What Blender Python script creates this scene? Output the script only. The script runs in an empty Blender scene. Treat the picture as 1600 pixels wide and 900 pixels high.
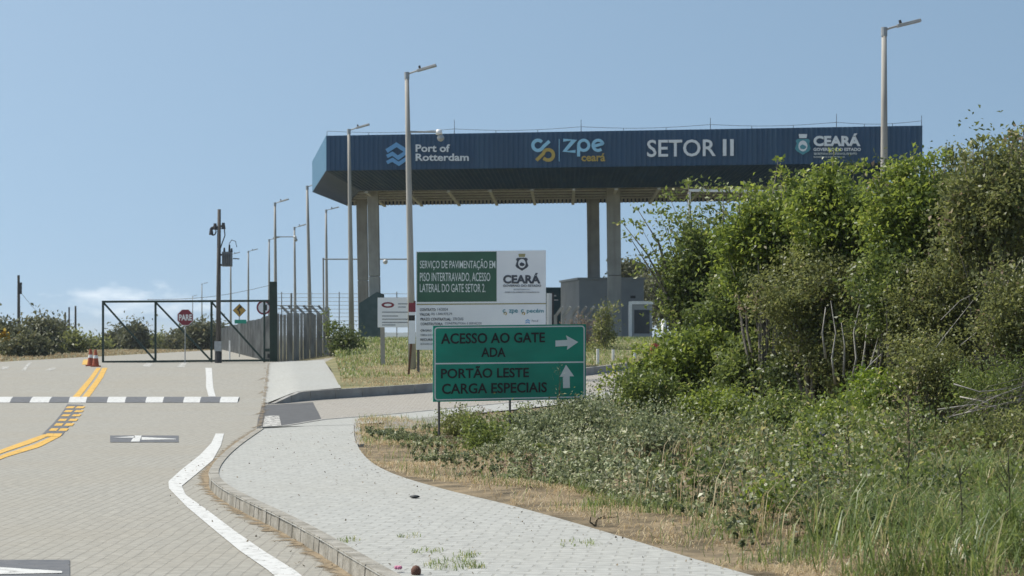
import bpy, bmesh, math, random
import numpy as np
from mathutils import Vector, Matrix

SC = bpy.context.scene
COL = SC.collection
R = math.radians
# ------------------------------------------------------------------ camera
F, CX, Y0, H = 3200.0, 800.0, 530.0, 1.9      # focal length in photo pixels, centre column, horizon row, eye height
cam = bpy.data.cameras.new('camera')
cam.sensor_width = 36.0
cam.lens = 36.0 * F / 1600.0
cam.shift_y = (Y0 - 450.0) / 1600.0
cam.clip_start, cam.clip_end = 0.5, 20000
cam.dof.use_dof = True
cam.dof.focus_distance = 27.0
cam.dof.aperture_fstop = 5.6
camo = bpy.data.objects.new('camera', cam)
camo.location = (0, 0, H)
camo.rotation_euler = (R(90), 0, 0)
COL.objects.link(camo)
SC.camera = camo
# ------------------------------------------------------------------ sky and sun
SKY_LIFT = 0.36
SUN_EL, SUN_AZ = 56.0, -70.0                    # azimuth from +Y, negative = to the left
w = bpy.data.worlds.new('World'); SC.world = w; w.use_nodes = True
nt = w.node_tree; N = nt.nodes; L = nt.links
bg = N['Background']; bg.inputs['Strength'].default_value = 0.140
sky = N.new('ShaderNodeTexSky'); sky.sky_type = 'NISHITA'; sky.sun_disc = False
sky.sun_elevation = R(SUN_EL); sky.sun_rotation = R(SUN_AZ)
sky.air_density = 1.0; sky.dust_density = 1.2; sky.ozone_density = 2.0; sky.altitude = 0
# a low cumulus bank far off, laid in the sky by direction
tc = N.new('ShaderNodeTexCoord'); sep = N.new('ShaderNodeSeparateXYZ'); L.new(tc.outputs['Generated'], sep.inputs[0])
def math_node(op, a, b=None, clamp=False):
    m = N.new('ShaderNodeMath'); m.operation = op; m.use_clamp = clamp
    for i, v in enumerate((a, b)):
        if v is None: continue
        if isinstance(v, (int, float)): m.inputs[i].default_value = v
        else: L.new(v, m.inputs[i])
    return m.outputs[0]
mp = N.new('ShaderNodeMapping'); mp.inputs['Scale'].default_value = (60, 60, 170); L.new(tc.outputs['Generated'], mp.inputs[0])
cb = N.new('ShaderNodeCombineXYZ'); L.new(sep.outputs['X'], cb.inputs['X']); L.new(sep.outputs['Y'], cb.inputs['Y'])
L.new(math_node('ADD', math_node('MULTIPLY', math_node('MAXIMUM', sep.outputs['Z'], 0.0), 1.35), SKY_LIFT), cb.inputs['Z'])
vn = N.new('ShaderNodeVectorMath'); vn.operation = 'NORMALIZE'; L.new(cb.outputs[0], vn.inputs[0]); L.new(vn.outputs[0], sky.inputs['Vector'])
nz = N.new('ShaderNodeTexNoise'); nz.inputs['Scale'].default_value = 1.0; nz.inputs['Detail'].default_value = 6; L.new(mp.outputs[0], nz.inputs['Vector'])
ux = math_node('DIVIDE', math_node('ADD', sep.outputs['X'], 0.181), 0.040)
uz = math_node('DIVIDE', math_node('SUBTRACT', sep.outputs['Z'], 0.0180), 0.0092)
rr = math_node('ADD', math_node('MULTIPLY', ux, ux), math_node('MULTIPLY', uz, uz))
cm = math_node('SUBTRACT', math_node('ADD', math_node('MULTIPLY', nz.outputs['Fac'], 4.2), -1.25), rr)
cm = math_node('MULTIPLY', cm, 0.75, True)
mix = N.new('ShaderNodeMixRGB'); L.new(math_node('MULTIPLY', cm, 0.5), mix.inputs['Fac']); 
grade = N.new('ShaderNodeMixRGB'); grade.blend_type = 'MULTIPLY'; grade.inputs['Fac'].default_value = 1; grade.inputs['Color2'].default_value = (1.03, 1.03, .86, 1)
L.new(sky.outputs[0], grade.inputs['Color1']); L.new(grade.outputs[0], mix.inputs['Color1'])
mix.inputs['Color2'].default_value = (7.2, 7.5, 7.7, 1)
L.new(mix.outputs[0], bg.inputs['Color'])
sun = bpy.data.lights.new('sun', 'SUN'); sun.energy = 3.9; sun.angle = R(0.55); sun.color = (1, .955, .87)
suno = bpy.data.objects.new('sun', sun); COL.objects.link(suno)
sd = Vector((math.sin(R(SUN_AZ)) * math.cos(R(SUN_EL)), math.cos(R(SUN_AZ)) * math.cos(R(SUN_EL)), math.sin(R(SUN_EL))))
suno.rotation_euler = sd.to_track_quat('Z', 'Y').to_euler()
suno.location = (-60, 60, 80)
vs = SC.view_settings
vs.view_transform = 'Standard'; vs.look = 'None'; vs.exposure = 0.35; vs.gamma = 1.0
SC.cycles.max_bounces = 6; SC.cycles.transparent_max_bounces = 8
rng = np.random.default_rng(7); random.seed(7)

# ------------------------------------------------------------------ terrain
def ss(a, b, x):
    t = min(1.0, max(0.0, (x - a) / (b - a))); return t * t * (3 - 2 * t)
def zg(X, Y):
    return .93 * ss(50, 92, Y) + .80 * ss(-9.8, -6.8, X + .1 * (Y - 89)) * ss(79, 106, Y)
def G(px, py, lift=0.0):
    """point of the ground (raised by lift) seen at a photo pixel"""
    f = lambda Y: Y0 + F / Y * (H - lift - zg((px - CX) * Y / F, Y)) - py
    Y = 8.0
    while Y < 900 and f(Y) > 0: Y += .5
    a, b = Y - .5, Y
    for _ in range(30):
        m = (a + b) / 2
        if f(m) > 0: a = m
        else: b = m
    return Vector(((px - CX) * b / F, b, zg((px - CX) * b / F, b) + lift))
def P(px, py, Y): return Vector(((px - CX) * Y / F, Y, H + (Y0 - py) * Y / F))
def GZ(px, Y): X = (px - CX) * Y / F; return Vector((X, Y, zg(X, Y)))

# ------------------------------------------------------------------ mesh helpers
class MB:
    def __init__(s): s.v, s.f = [], []
    def quad(s, a, b, c, d):
        n = len(s.v); s.v += [tuple(a), tuple(b), tuple(c), tuple(d)]; s.f.append((n, n+1, n+2, n+3)); return s
    def poly(s, pts):
        n = len(s.v); s.v += [tuple(p) for p in pts]; s.f.append(tuple(range(n, n + len(pts)))); return s
    def hexa(s, p):                             # 8 corners: bottom ring 0-3, top ring 4-7
        n = len(s.v); s.v += [tuple(q) for q in p]
        for f in ((3,2,1,0),(4,5,6,7),(0,1,5,4),(1,2,6,5),(2,3,7,6),(3,0,4,7)): s.f.append(tuple(n+i for i in f))
        return s
    def box(s, c, size, u=None):                # u: horizontal direction of the x side
        c = Vector(c); u = Vector((1,0,0)) if u is None else Vector(u).normalized()
        v = Vector((0,0,1)).cross(u); z = Vector((0,0,1)); a, b, h = [k/2 for k in size]
        return s.hexa([c + sx*a*u + sy*b*v + sz*h*z for sz in (-1,1) for sx, sy in ((-1,-1),(1,-1),(1,1),(-1,1))])
    def slab(s, o, U, V, D):                    # parallelepiped from a corner
        o, U, V, D = map(Vector, (o, U, V, D))
        return s.hexa([o, o+U, o+U+D, o+D, o+V, o+U+V, o+U+V+D, o+V+D])
    def beam(s, a, b, w, h=None):
        a, b = Vector(a), Vector(b); h = h or w; d = (b-a).normalized()
        up = Vector((0,0,1)) if abs(d.z) < .95 else Vector((0,1,0))
        x = d.cross(up).normalized(); y = x.cross(d)
        return s.hexa([p + sx*w/2*x + sy*h/2*y for p in (a, b) for sx, sy in ((-1,-1),(1,-1),(1,1),(-1,1))])
    def tube(s, pts, rad, n=8, cap=True):
        pts = [Vector(p) for p in pts]
        if not hasattr(rad, '__len__'): rad = [rad]*len(pts)
        base = len(s.v)
        for i, p in enumerate(pts):
            d = (pts[min(i+1, len(pts)-1)] - pts[max(i-1, 0)]).normalized()
            up = Vector((0,0,1)) if abs(d.z) < .9 else Vector((0,1,0))
            x = d.cross(up).normalized(); y = x.cross(d)
            for k in range(n):
                a = 2*math.pi*k/n; s.v.append(tuple(p + rad[i]*(math.cos(a)*x + math.sin(a)*y)))
        for i in range(len(pts)-1):
            for k in range(n):
                a, b = base+i*n+k, base+i*n+(k+1) % n; s.f.append((a, b, b+n, a+n))
        if cap:
            s.f.append(tuple(base+k for k in reversed(range(n)))); s.f.append(tuple(base+(len(pts)-1)*n+k for k in range(n)))
        return s
    def ball(s, c, r, n=8, m=6, sc=(1,1,1)):
        c = Vector(c); base = len(s.v)
        for i in range(m+1):
            t = math.pi*i/m
            for k in range(n):
                a = 2*math.pi*k/n
                s.v.append((c.x+r*sc[0]*math.sin(t)*math.cos(a), c.y+r*sc[1]*math.sin(t)*math.sin(a), c.z+r*sc[2]*math.cos(t)))
        for i in range(m):
            for k in range(n):
                a, b = base+i*n+k, base+i*n+(k+1) % n; s.f.append((a+n, b+n, b, a))
        return s
    def build(s, name, mat, parent=None, smooth=False, bevel=0):
        o0 = wloc(parent) if parent else Vector()
        me = bpy.data.meshes.new(name); me.from_pydata([tuple(Vector(v)-o0) for v in s.v], [], s.f)
        bm = bmesh.new(); bm.from_mesh(me)
        bmesh.ops.recalc_face_normals(bm, faces=bm.faces); bm.to_mesh(me); bm.free()
        if smooth: me.shade_smooth()
        return link(name, me, mat, parent, bevel)
def wloc(o):
    v = Vector(o.location)
    while o.parent: o = o.parent; v += Vector(o.location)
    return v
def link(name, me, mat, parent=None, bevel=0):
    if mat: me.materials.append(mat)
    o = bpy.data.objects.new(name, me); COL.objects.link(o); o.parent = parent
    if bevel:
        b = o.modifiers.new('bevel', 'BEVEL'); b.width = bevel; b.segments = 2; b.limit_method = 'ANGLE'
    return o
def thing(name, label, cat, loc=(0,0,0), group=None):
    o = bpy.data.objects.new(name, None); COL.objects.link(o); o.location = loc; o.empty_display_size = .1
    o['label'] = label; o['category'] = cat
    if group: o['group'] = group
    return o
def tag(o, label, cat, group=None, kind=None):
    o['label'] = label; o['category'] = cat
    if group: o['group'] = group
    if kind: o['kind'] = kind
    return o
def struct(o, kind='structure'): o['kind'] = kind; return o
def kids(o): return [c for c in bpy.data.objects if c.parent == o]
def copy_tree(o, parent=None):
    c = o.copy(); COL.objects.link(c); c.parent = parent
    for ch in kids(o): copy_tree(ch, c)
    return c
def np_mesh(name, V, Q, mat, parent=None, tint=None):
    me = bpy.data.meshes.new(name); nv, nf, k = len(V), len(Q), Q.shape[1]
    o0 = np.array(wloc(parent)) if parent else 0
    me.vertices.add(nv); me.vertices.foreach_set('co', (V - o0).astype(np.float32).ravel())
    me.loops.add(nf*k); me.loops.foreach_set('vertex_index', Q.astype(np.int32).ravel())
    me.polygons.add(nf); me.polygons.foreach_set('loop_start', np.arange(0, nf*k, k, dtype=np.int32))
    me.update(calc_edges=True)
    if tint is not None:
        a = me.attributes.new('tint', 'FLOAT', 'POINT'); a.data.foreach_set('value', tint.astype(np.float32))
    me.validate()
    return link(name, me, mat, parent)

# ------------------------------------------------------------------ materials
def new_mat(name):
    m = bpy.data.materials.new(name); m.use_nodes = True
    return m, m.node_tree.nodes, m.node_tree.links, m.node_tree.nodes['Principled BSDF']
def mat(name, c1, c2=None, scale=3.0, rough=.7, bump=0.0, bscale=None, metal=0.0, detail=6, stretch=None, lo=.35, hi=.65):
    """two-tone noise paint with optional bump"""
    m, n, l, b = new_mat(name)
    b.inputs['Roughness'].default_value = rough; b.inputs['Metallic'].default_value = metal
    c2 = c2 or tuple(k*.82 for k in c1)
    t = n.new('ShaderNodeTexCoord'); mp = n.new('ShaderNodeMapping'); l.new(t.outputs['Object'], mp.inputs[0])
    if stretch: mp.inputs['Scale'].default_value = stretch
    z = n.new('ShaderNodeTexNoise'); z.inputs['Scale'].default_value = scale; z.inputs['Detail'].default_value = detail
    l.new(mp.outputs[0], z.inputs['Vector'])
    r = n.new('ShaderNodeValToRGB'); l.new(z.outputs['Fac'], r.inputs[0])
    r.color_ramp.elements[0].position = lo; r.color_ramp.elements[1].position = hi
    r.color_ramp.elements[0].color = (*c2, 1); r.color_ramp.elements[1].color = (*c1, 1)
    l.new(r.outputs[0], b.inputs['Base Color'])
    if bump:
        z2 = n.new('ShaderNodeTexNoise'); z2.inputs['Scale'].default_value = bscale or scale*6; z2.inputs['Detail'].default_value = 4
        l.new(mp.outputs[0], z2.inputs['Vector'])
        bp = n.new('ShaderNodeBump'); bp.inputs['Strength'].default_value = bump; bp.inputs['Distance'].default_value = .02
        l.new(z2.outputs['Fac'], bp.inputs['Height']); l.new(bp.outputs[0], b.inputs['Normal'])
    return m
def paver(name, c1, c2, mortar, bw, bh, rot, stain, stain_amt=.5, msize=.012):
    m, n, l, b = new_mat(name); b.inputs['Roughness'].default_value = .85
    t = n.new('ShaderNodeTexCoord'); mp = n.new('ShaderNodeMapping'); l.new(t.outputs['Object'], mp.inputs[0])
    mp.inputs['Rotation'].default_value = (0, 0, R(rot))
    zw = n.new('ShaderNodeTexNoise'); zw.inputs['Scale'].default_value = .8; l.new(t.outputs['Object'], zw.inputs['Vector'])
    va = n.new('ShaderNodeVectorMath'); va.operation = 'MULTIPLY_ADD'; l.new(zw.outputs['Color'], va.inputs[0])
    va.inputs[1].default_value = (.10, .10, 0); l.new(mp.outputs[0], va.inputs[2])
    br = n.new('ShaderNodeTexBrick'); l.new(va.outputs[0], br.inputs['Vector'])
    br.inputs['Scale'].default_value = 1; br.inputs['Brick Width'].default_value = bw; br.inputs['Row Height'].default_value = bh
    br.inputs['Mortar Size'].default_value = msize; br.inputs['Mortar Smooth'].default_value = .3; br.inputs['Bias'].default_value = 0
    br.inputs['Color1'].default_value = (*c1, 1); br.inputs['Color2'].default_value = (*c2, 1); br.inputs['Mortar'].default_value = (*mortar, 1)
    z = n.new('ShaderNodeTexNoise'); z.inputs['Scale'].default_value = .28; z.inputs['Detail'].default_value = 10; z.inputs['Roughness'].default_value = .65
    l.new(t.outputs['Object'], z.inputs['Vector'])
    rp = n.new('ShaderNodeValToRGB'); l.new(z.outputs['Fac'], rp.inputs[0]); rp.color_ramp.elements[0].position = .4; rp.color_ramp.elements[1].position = .68
    mx = n.new('ShaderNodeMixRGB'); mx.blend_type = 'MIX'; l.new(br.outputs['Color'], mx.inputs['Color1']); mx.inputs['Color2'].default_value = (*stain, 1)
    ml = n.new('ShaderNodeMath'); ml.operation = 'MULTIPLY'; l.new(rp.outputs[0], ml.inputs[0]); ml.inputs[1].default_value = stain_amt
    l.new(ml.outputs[0], mx.inputs['Fac'])
    z3 = n.new('ShaderNodeTexNoise'); z3.inputs['Scale'].default_value = 9; z3.inputs['Detail'].default_value = 5; l.new(t.outputs['Object'], z3.inputs['Vector'])
    mx2 = n.new('ShaderNodeMixRGB'); mx2.blend_type = 'OVERLAY'; mx2.inputs['Fac'].default_value = .35
    l.new(mx.outputs[0], mx2.inputs['Color1']); l.new(z3.outputs['Fac'], mx2.inputs['Color2'])
    l.new(mx2.outputs[0], b.inputs['Base Color'])
    bp = n.new('ShaderNodeBump'); bp.inputs['Strength'].default_value = .5; bp.inputs['Distance'].default_value = .008; bp.invert = True
    l.new(br.outputs['Fac'], bp.inputs['Height']); l.new(bp.outputs[0], b.inputs['Normal'])
    return m
def leaf_mat(name, dark, light, tip=None, rough=.45, trans=.35, spec=.5):
    m, n, l, b = new_mat(name)
    a = n.new('ShaderNodeAttribute'); a.attribute_name = 'tint'
    r = n.new('ShaderNodeValToRGB'); l.new(a.outputs['Fac'], r.inputs[0])
    r.color_ramp.elements[0].color = (*dark, 1); r.color_ramp.elements[1].color = (*light, 1); r.color_ramp.elements[1].position = .8
    if tip:
        e = r.color_ramp.elements.new(.97); e.color = (*tip, 1)
    b.inputs['Roughness'].default_value = rough; b.inputs['Specular IOR Level'].default_value = spec
    l.new(r.outputs[0], b.inputs['Base Color'])
    tr = n.new('ShaderNodeBsdfTranslucent'); hs = n.new('ShaderNodeHueSaturation'); l.new(r.outputs[0], hs.inputs['Color'])
    hs.inputs['Hue'].default_value = .485; hs.inputs['Value'].default_value = 1.5; l.new(hs.outputs[0], tr.inputs['Color'])
    ms = n.new('ShaderNodeMixShader'); ms.inputs[0].default_value = trans
    l.new(b.outputs[0], ms.inputs[1]); l.new(tr.outputs[0], ms.inputs[2]); l.new(ms.outputs[0], n['Material Output'].inputs['Surface'])
    return m

M = {}
M['road'] = paver('road_pavers', (.29,.279,.246), (.268,.258,.227), (.232,.22,.192), .42, .125, 90, (.268,.246,.202), .65)
M['access'] = paver('access_pavers', (.328,.307,.275), (.287,.267,.234), (.197,.180,.156), .22, .11, 0, (.295,.271,.230), .5)
M['walk'] = paver('walk_pavers', (.353,.357,.340), (.332,.336,.320), (.271,.271,.250), .24, .16, 6, (.320,.316,.287), .5)
M['kerb'] = mat('kerb_concrete', (.344,.328,.291), (.205,.189,.156), 5, .85, .5, 30)
M['farkerb'] = mat('far_kerb_concrete', (.328,.320,.303), (.246,.238,.221), 2, .85, .3, 30)
M['asphalt'] = mat('dark_paving_paint', (.085,.087,.09), (.06,.06,.062), 3, .8, .3, 80)
M['white_paint'] = mat('white_road_paint', (.558,.558,.541), (.377,.369,.344), 9, .6, .2, 60, lo=.3, hi=.5)
def wear(m, amount, sc=7):
    n, l = m.node_tree.nodes, m.node_tree.links; b = n['Principled BSDF']; t = n.new('ShaderNodeTexCoord')
    z = n.new('ShaderNodeTexNoise'); z.inputs['Scale'].default_value = sc; z.inputs['Detail'].default_value = 9; z.inputs['Roughness'].default_value = .75; l.new(t.outputs['Object'], z.inputs['Vector'])
    r = n.new('ShaderNodeValToRGB'); l.new(z.outputs['Fac'], r.inputs[0]); r.color_ramp.elements[0].position = amount-.03; r.color_ramp.elements[1].position = amount+.06
    r.color_ramp.elements[0].color = (.12,.12,.12,1); l.new(r.outputs[0], b.inputs['Alpha'])
wear(M['white_paint'], .36)
M['worn_white'] = mat('worn_white_paint', (.541,.533,.508), (.328,.316,.287), 6, .7, lo=.35, hi=.6)
M['yellow_paint'] = mat('yellow_road_paint', (.607,.353,.045), (.426,.262,.057), 5, .6, .2, 60, lo=.3, hi=.5)
wear(M['yellow_paint'], .37)
M['black_paint'] = mat('black_road_paint', (.075,.08,.09), (.12,.12,.125), 5, .7)
wear(M['black_paint'], .36, 5); wear(M['worn_white'], .45)
M['dirt'] = mat('sandy_dirt', (.271,.213,.139), (.197,.148,.090), 4, .95, .6, 25)
def fade_alpha(m, sc):
    n, l = m.node_tree.nodes, m.node_tree.links; b = n['Principled BSDF']
    at = n.new('ShaderNodeAttribute'); at.attribute_name = 'fade'; t = n.new('ShaderNodeTexCoord'); z = n.new('ShaderNodeTexNoise'); z.inputs['Scale'].default_value = sc; z.inputs['Detail'].default_value = 7
    l.new(t.outputs['Object'], z.inputs['Vector'])
    p = n.new('ShaderNodeMath'); p.operation = 'MULTIPLY_ADD'; l.new(z.outputs['Fac'], p.inputs[0]); p.inputs[1].default_value = 2.2; l.new(at.outputs['Fac'], p.inputs[2])
    q = n.new('ShaderNodeMath'); q.operation = 'MULTIPLY_ADD'; q.use_clamp = True; l.new(p.outputs[0], q.inputs[0]); q.inputs[1].default_value = 2.2; q.inputs[2].default_value = -3.25
    l.new(q.outputs[0], b.inputs['Alpha'])
fade_alpha(M['dirt'], 5)
M['soil'] = mat('verge_soil', (.25,.19,.115), (.09,.07,.04), 2.6, .95, .9, 16, detail=12)  # the darker tone also paints in shade between the weeds
M['ground'] = mat('dry_grass_ground', (.164,.139,.070), (.090,.094,.041), .35, .95, .6, 8)
M['far_verge'] = mat('short_dry_grass', (.221,.193,.094), (.107,.111,.041), .8, .95, .8, 9)
M['gravel'] = mat('grey_gravel', (.295,.287,.271), (.164,.156,.139), 12, .9, .8, 30)
M['concrete'] = mat('pole_concrete', (.40,.385,.35), (.31,.295,.265), 3, .8, .2, 20, stretch=(1,1,.25))
M['column'] = mat('column_concrete', (.40,.385,.35), (.32,.305,.275), 1.2, .85, .3, 12)
M['galv'] = mat('galvanised_steel', (.42,.43,.43), (.34,.35,.35), 8, .45, metal=.5)
M['lampgrey'] = mat('lamp_grey_paint', (.30,.31,.31), (.24,.25,.25), 6, .5)
M['navy'] = mat('navy_sheet', (.015,.062,.135), (.012,.053,.115), .8, .42, stretch=(1,1,.3))
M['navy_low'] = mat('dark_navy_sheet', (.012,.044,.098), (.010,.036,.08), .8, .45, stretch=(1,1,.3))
def streak(m, col, amt, sx, sz):
    n, l = m.node_tree.nodes, m.node_tree.links; b = n['Principled BSDF']; src = b.inputs['Base Color'].links[0].from_socket
    t = n.new('ShaderNodeTexCoord'); mp = n.new('ShaderNodeMapping'); mp.inputs['Scale'].default_value = (sx, sx, sz); l.new(t.outputs['Object'], mp.inputs[0])
    z = n.new('ShaderNodeTexNoise'); z.inputs['Scale'].default_value = 1; z.inputs['Detail'].default_value = 8; l.new(mp.outputs[0], z.inputs['Vector'])
    r = n.new('ShaderNodeValToRGB'); r.color_ramp.elements[0].position = .5; r.color_ramp.elements[1].position = .75; r.color_ramp.elements[1].color = (amt, amt, amt, 1); l.new(z.outputs['Fac'], r.inputs[0])
    x = n.new('ShaderNodeMixRGB'); l.new(r.outputs[0], x.inputs['Fac']); l.new(src, x.inputs['Color1']); x.inputs['Color2'].default_value = (*col, 1); l.new(x.outputs[0], b.inputs['Base Color'])
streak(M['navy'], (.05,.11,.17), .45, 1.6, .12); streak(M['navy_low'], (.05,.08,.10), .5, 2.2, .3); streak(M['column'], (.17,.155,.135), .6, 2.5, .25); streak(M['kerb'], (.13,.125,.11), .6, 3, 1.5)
M['navy_lit'] = mat('navy_sheet_lit', (.14,.29,.43), (.12,.26,.39), .8, .4)  # lit copy of the navy sheet, sunlight painted into the base colour
M['soffit'] = mat('soffit_sheet', (.16,.155,.145), (.12,.117,.11), 1.5, .7)
M['beam'] = mat('beam_steel', (.55,.535,.50), (.46,.445,.41), 2, .65)
M['letter_white'] = mat('letter_white', (.78,.80,.83), (.72,.74,.77), 4, .5)
M['letter_blue'] = mat('letter_sky_blue', (.33,.62,.82), (.30,.58,.78), 4, .5)
M['letter_port'] = mat('port_blue', (.16,.38,.66), (.14,.35,.62), 4, .5)
M['letter_gold'] = mat('letter_gold', (.50,.36,.085), (.45,.32,.075), 4, .5)
M['teal'] = mat('emblem_teal', (.08,.30,.36), (.065,.26,.32), 4, .5)
M['sign_green'] = mat('sign_green', (.010,.315,.215), (.007,.225,.155), 1.0, .36, stretch=(.8,1,1.6))
M['sign_white'] = mat('sign_white', (.82,.83,.82), (.74,.75,.74), 3, .4)
M['sign_black'] = mat('sign_black', (.012,.013,.014), (.016,.017,.018), 3, .5)
M['board_white'] = mat('board_white', (.86,.88,.90), (.80,.82,.85), 1.2, .5)
M['board_green'] = mat('board_green', (.035,.12,.072), (.030,.10,.062), 2, .5)
M['board_text'] = mat('board_pale_text', (.75,.80,.79), (.66,.71,.70), 2, .5)
M['board_line'] = mat('board_ochre_line', (.36,.32,.15), None, 2, .5)
M['ink'] = mat('dark_ink', (.05,.06,.08), (.07,.08,.10), 8, .6)
M['ink_grey'] = mat('grey_ink', (.22,.24,.27), (.28,.30,.33), 12, .6)
M['steel'] = mat('post_steel', (.15,.14,.14), (.10,.09,.09), 5, .55, metal=.3)
M['rust'] = mat('rusty_post', (.16,.065,.035), (.10,.045,.03), 8, .8)
M['red'] = mat('red_paint', (.36,.03,.035), (.30,.03,.03), 4, .5)
M['sign_red'] = mat('sign_red', (.23,.022,.04), (.19,.02,.035), 4, .5)
M['amber'] = mat('amber_sign', (.50,.30,.05), (.42,.26,.05), 4, .5)
M['gate_green'] = mat('gate_green_paint', (.016,.042,.032), (.011,.030,.023), 4, .55)
M['net'] = mat('green_shade_net', (.085,.13,.135), (.06,.10,.105), 3, .9)
M['wood'] = mat('weathered_pole', (.11,.10,.09), (.065,.058,.052), 5, .85, .4, 30, stretch=(3,3,.3))
M['dark'] = mat('dark_fitting', (.03,.032,.035), (.05,.05,.055), 5, .6)
M['transformer'] = mat('transformer_grey', (.17,.18,.19), (.12,.13,.14), 5, .5)
M['palisade'] = mat('palisade_concrete', (.42,.41,.385), (.20,.195,.185), 2.5, .9, .4, 15, stretch=(1,1,.35))
M['kiosk'] = mat('kiosk_grey', (.33,.34,.345), (.28,.29,.295), 1, .75)
M['kiosk_pale'] = mat('kiosk_pale', (.36,.36,.345), (.30,.30,.29), 1, .75)
M['glass'] = mat('dark_glass', (.03,.035,.04), (.02,.025,.03), 2, .12)
M['white'] = mat('white_enamel', (.80,.80,.79), (.68,.68,.66), 3, .45)
M['cone'] = mat('cone_orange', (.40,.085,.03), (.28,.06,.025), 5, .6)
M['bark'] = mat('grey_bark', (.24,.215,.18), (.12,.105,.085), 9, .9, .5, 40)
M['bark_pale'] = mat('pale_dead_bark', (.42,.40,.37), (.27,.25,.22), 9, .9, .4, 40)
M['hill'] = mat('far_hills', (.045,.065,.045), (.035,.05,.035), .004, .95)
M['teal_wall'] = mat('teal_container', (.018,.085,.105), (.014,.07,.09), 1, .5)
M['leaf_a'] = leaf_mat('leaf_bright', (.07,.115,.02), (.235,.305,.052), (.36,.37,.12), .42, .5)
M['leaf_b'] = leaf_mat('leaf_mid', (.06,.095,.022), (.175,.23,.055), (.33,.32,.13), .44, .48)
M['leaf_c'] = leaf_mat('leaf_olive', (.08,.095,.03), (.215,.245,.08), (.38,.34,.21), .45, .46)
M['leaf_d'] = leaf_mat('leaf_dark', (.04,.066,.02), (.12,.155,.045), None, .42, .36)
M['leaf_far'] = leaf_mat('leaf_far', (.06,.07,.04), (.14,.15,.07), (.18,.16,.07), .6, .3)
M['leaf_dead'] = leaf_mat('leaf_dead', (.14,.10,.06), (.32,.25,.17), None, .7, .3)
M['leaf_litter'] = leaf_mat('leaf_litter', (.05,.04,.025), (.22,.17,.10), None, .8, .1)
M['leaf_weed'] = leaf_mat('leaf_weed', (.028,.048,.014), (.30,.345,.175), (.50,.50,.34), .5, .28)  # wide dark-to-pale range paints sunlit leaves against shaded gaps
M['leaf_lime'] = leaf_mat('leaf_lime', (.08,.145,.015), (.19,.27,.03), None, .38, .45)
M['grass'] = leaf_mat('grass_blade', (.07,.12,.028), (.19,.25,.07), (.36,.33,.16), .42, .4)
M['straw'] = leaf_mat('straw_blade', (.25,.185,.09), (.50,.40,.23), (.56,.48,.33), .6, .28)
M['stem'] = mat('weed_stem', (.085,.07,.04), (.05,.045,.025), 9, .8)
M['flower_purple'] = mat('purple_petal', (.26,.20,.55), (.20,.15,.45), 9, .6)
M['flower_yellow'] = mat('yellow_petal', (.60,.40,.03), (.50,.33,.03), 9, .6)
M['flower_white'] = mat('white_petal', (.70,.72,.62), (.60,.62,.5), 9, .6)

# ------------------------------------------------------------------ ground sheets
def grid(name, xs, ys, off, m):
    b = MB(); nx, ny = len(xs), len(ys)
    for y in ys:
        for x in xs: b.v.append((x, y, zg(x, y) + (off(x, y) if callable(off) else off)))
    for j in range(ny-1):
        for i in range(nx-1): a = j*nx+i; b.f.append((a, a+1, a+nx+1, a+nx))
    return b.build(name, m, smooth=True)
def res(pts, n):                                # resample a polyline by arc length
    pts = [Vector(p) for p in pts]; d = [0]
    for a, b in zip(pts, pts[1:]): d.append(d[-1] + (b-a).length)
    out = []
    for k in range(n):
        t = d[-1]*k/(n-1); i = 0
        while i < len(d)-2 and d[i+1] < t: i += 1
        out.append(pts[i].lerp(pts[i+1], (t-d[i])/max(1e-9, d[i+1]-d[i])))
    return out
def smooth_pl(pts, it=2):
    pts = [Vector(p) for p in pts]
    for _ in range(it):
        q = [pts[0]]
        for a, b in zip(pts, pts[1:]): q += [a.lerp(b, .25), a.lerp(b, .75)]
        pts = q + [pts[-1]]
    return pts
def strip(name, A, B, n, m, off, material, fade=None):     # sheet between two ground polylines, draped
    A, B = res(A, n), res(B, n); b = MB()
    for i in range(n):
        for j in range(m+1):
            u = j/m; p = A[i].lerp(B[i], u)
            b.v.append((p.x, p.y, zg(p.x, p.y) + (off(p.x, p.y, u, i/(n-1)) if callable(off) else off)))
    for i in range(n-1):
        for j in range(m): a = i*(m+1)+j; b.f.append((a, a+1, a+m+2, a+m+1))
    o = b.build(name, material, smooth=True)
    if fade:
        at = o.data.attributes.new('fade', 'FLOAT', 'POINT'); at.data.foreach_set('value', [fade(j/m, i/(n-1)) for i in range(n) for j in range(m+1)])
    return o
def pxs(l, lift=0): return [G(x, y, lift) for x, y in l]
def frange(a, b, s): return list(np.arange(a, b+1e-6, s))

xs = [-4000,-1500,-700,-350,-200,-120,-80] + frange(-60, 60, 2) + [80,120,200,350,700,1500,4000]
ys = [-60, -20] + frange(0, 150, 1.5) + [160,180,210,260,340,500,800,1500,3000,7000]
struct(grid('ground', xs, ys, -.04, M['ground']))
struct(grid('road', frange(-60, 24, .75), frange(2, 89, .75), 0, M['road']))
struct(strip('side_road', [(-22,89,0),(-24,130,0),(-27,190,0)], [(-10.8,89,0),(-16.5,130,0),(-25,190,0)], 60, 8, 0, M['road']))

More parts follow.
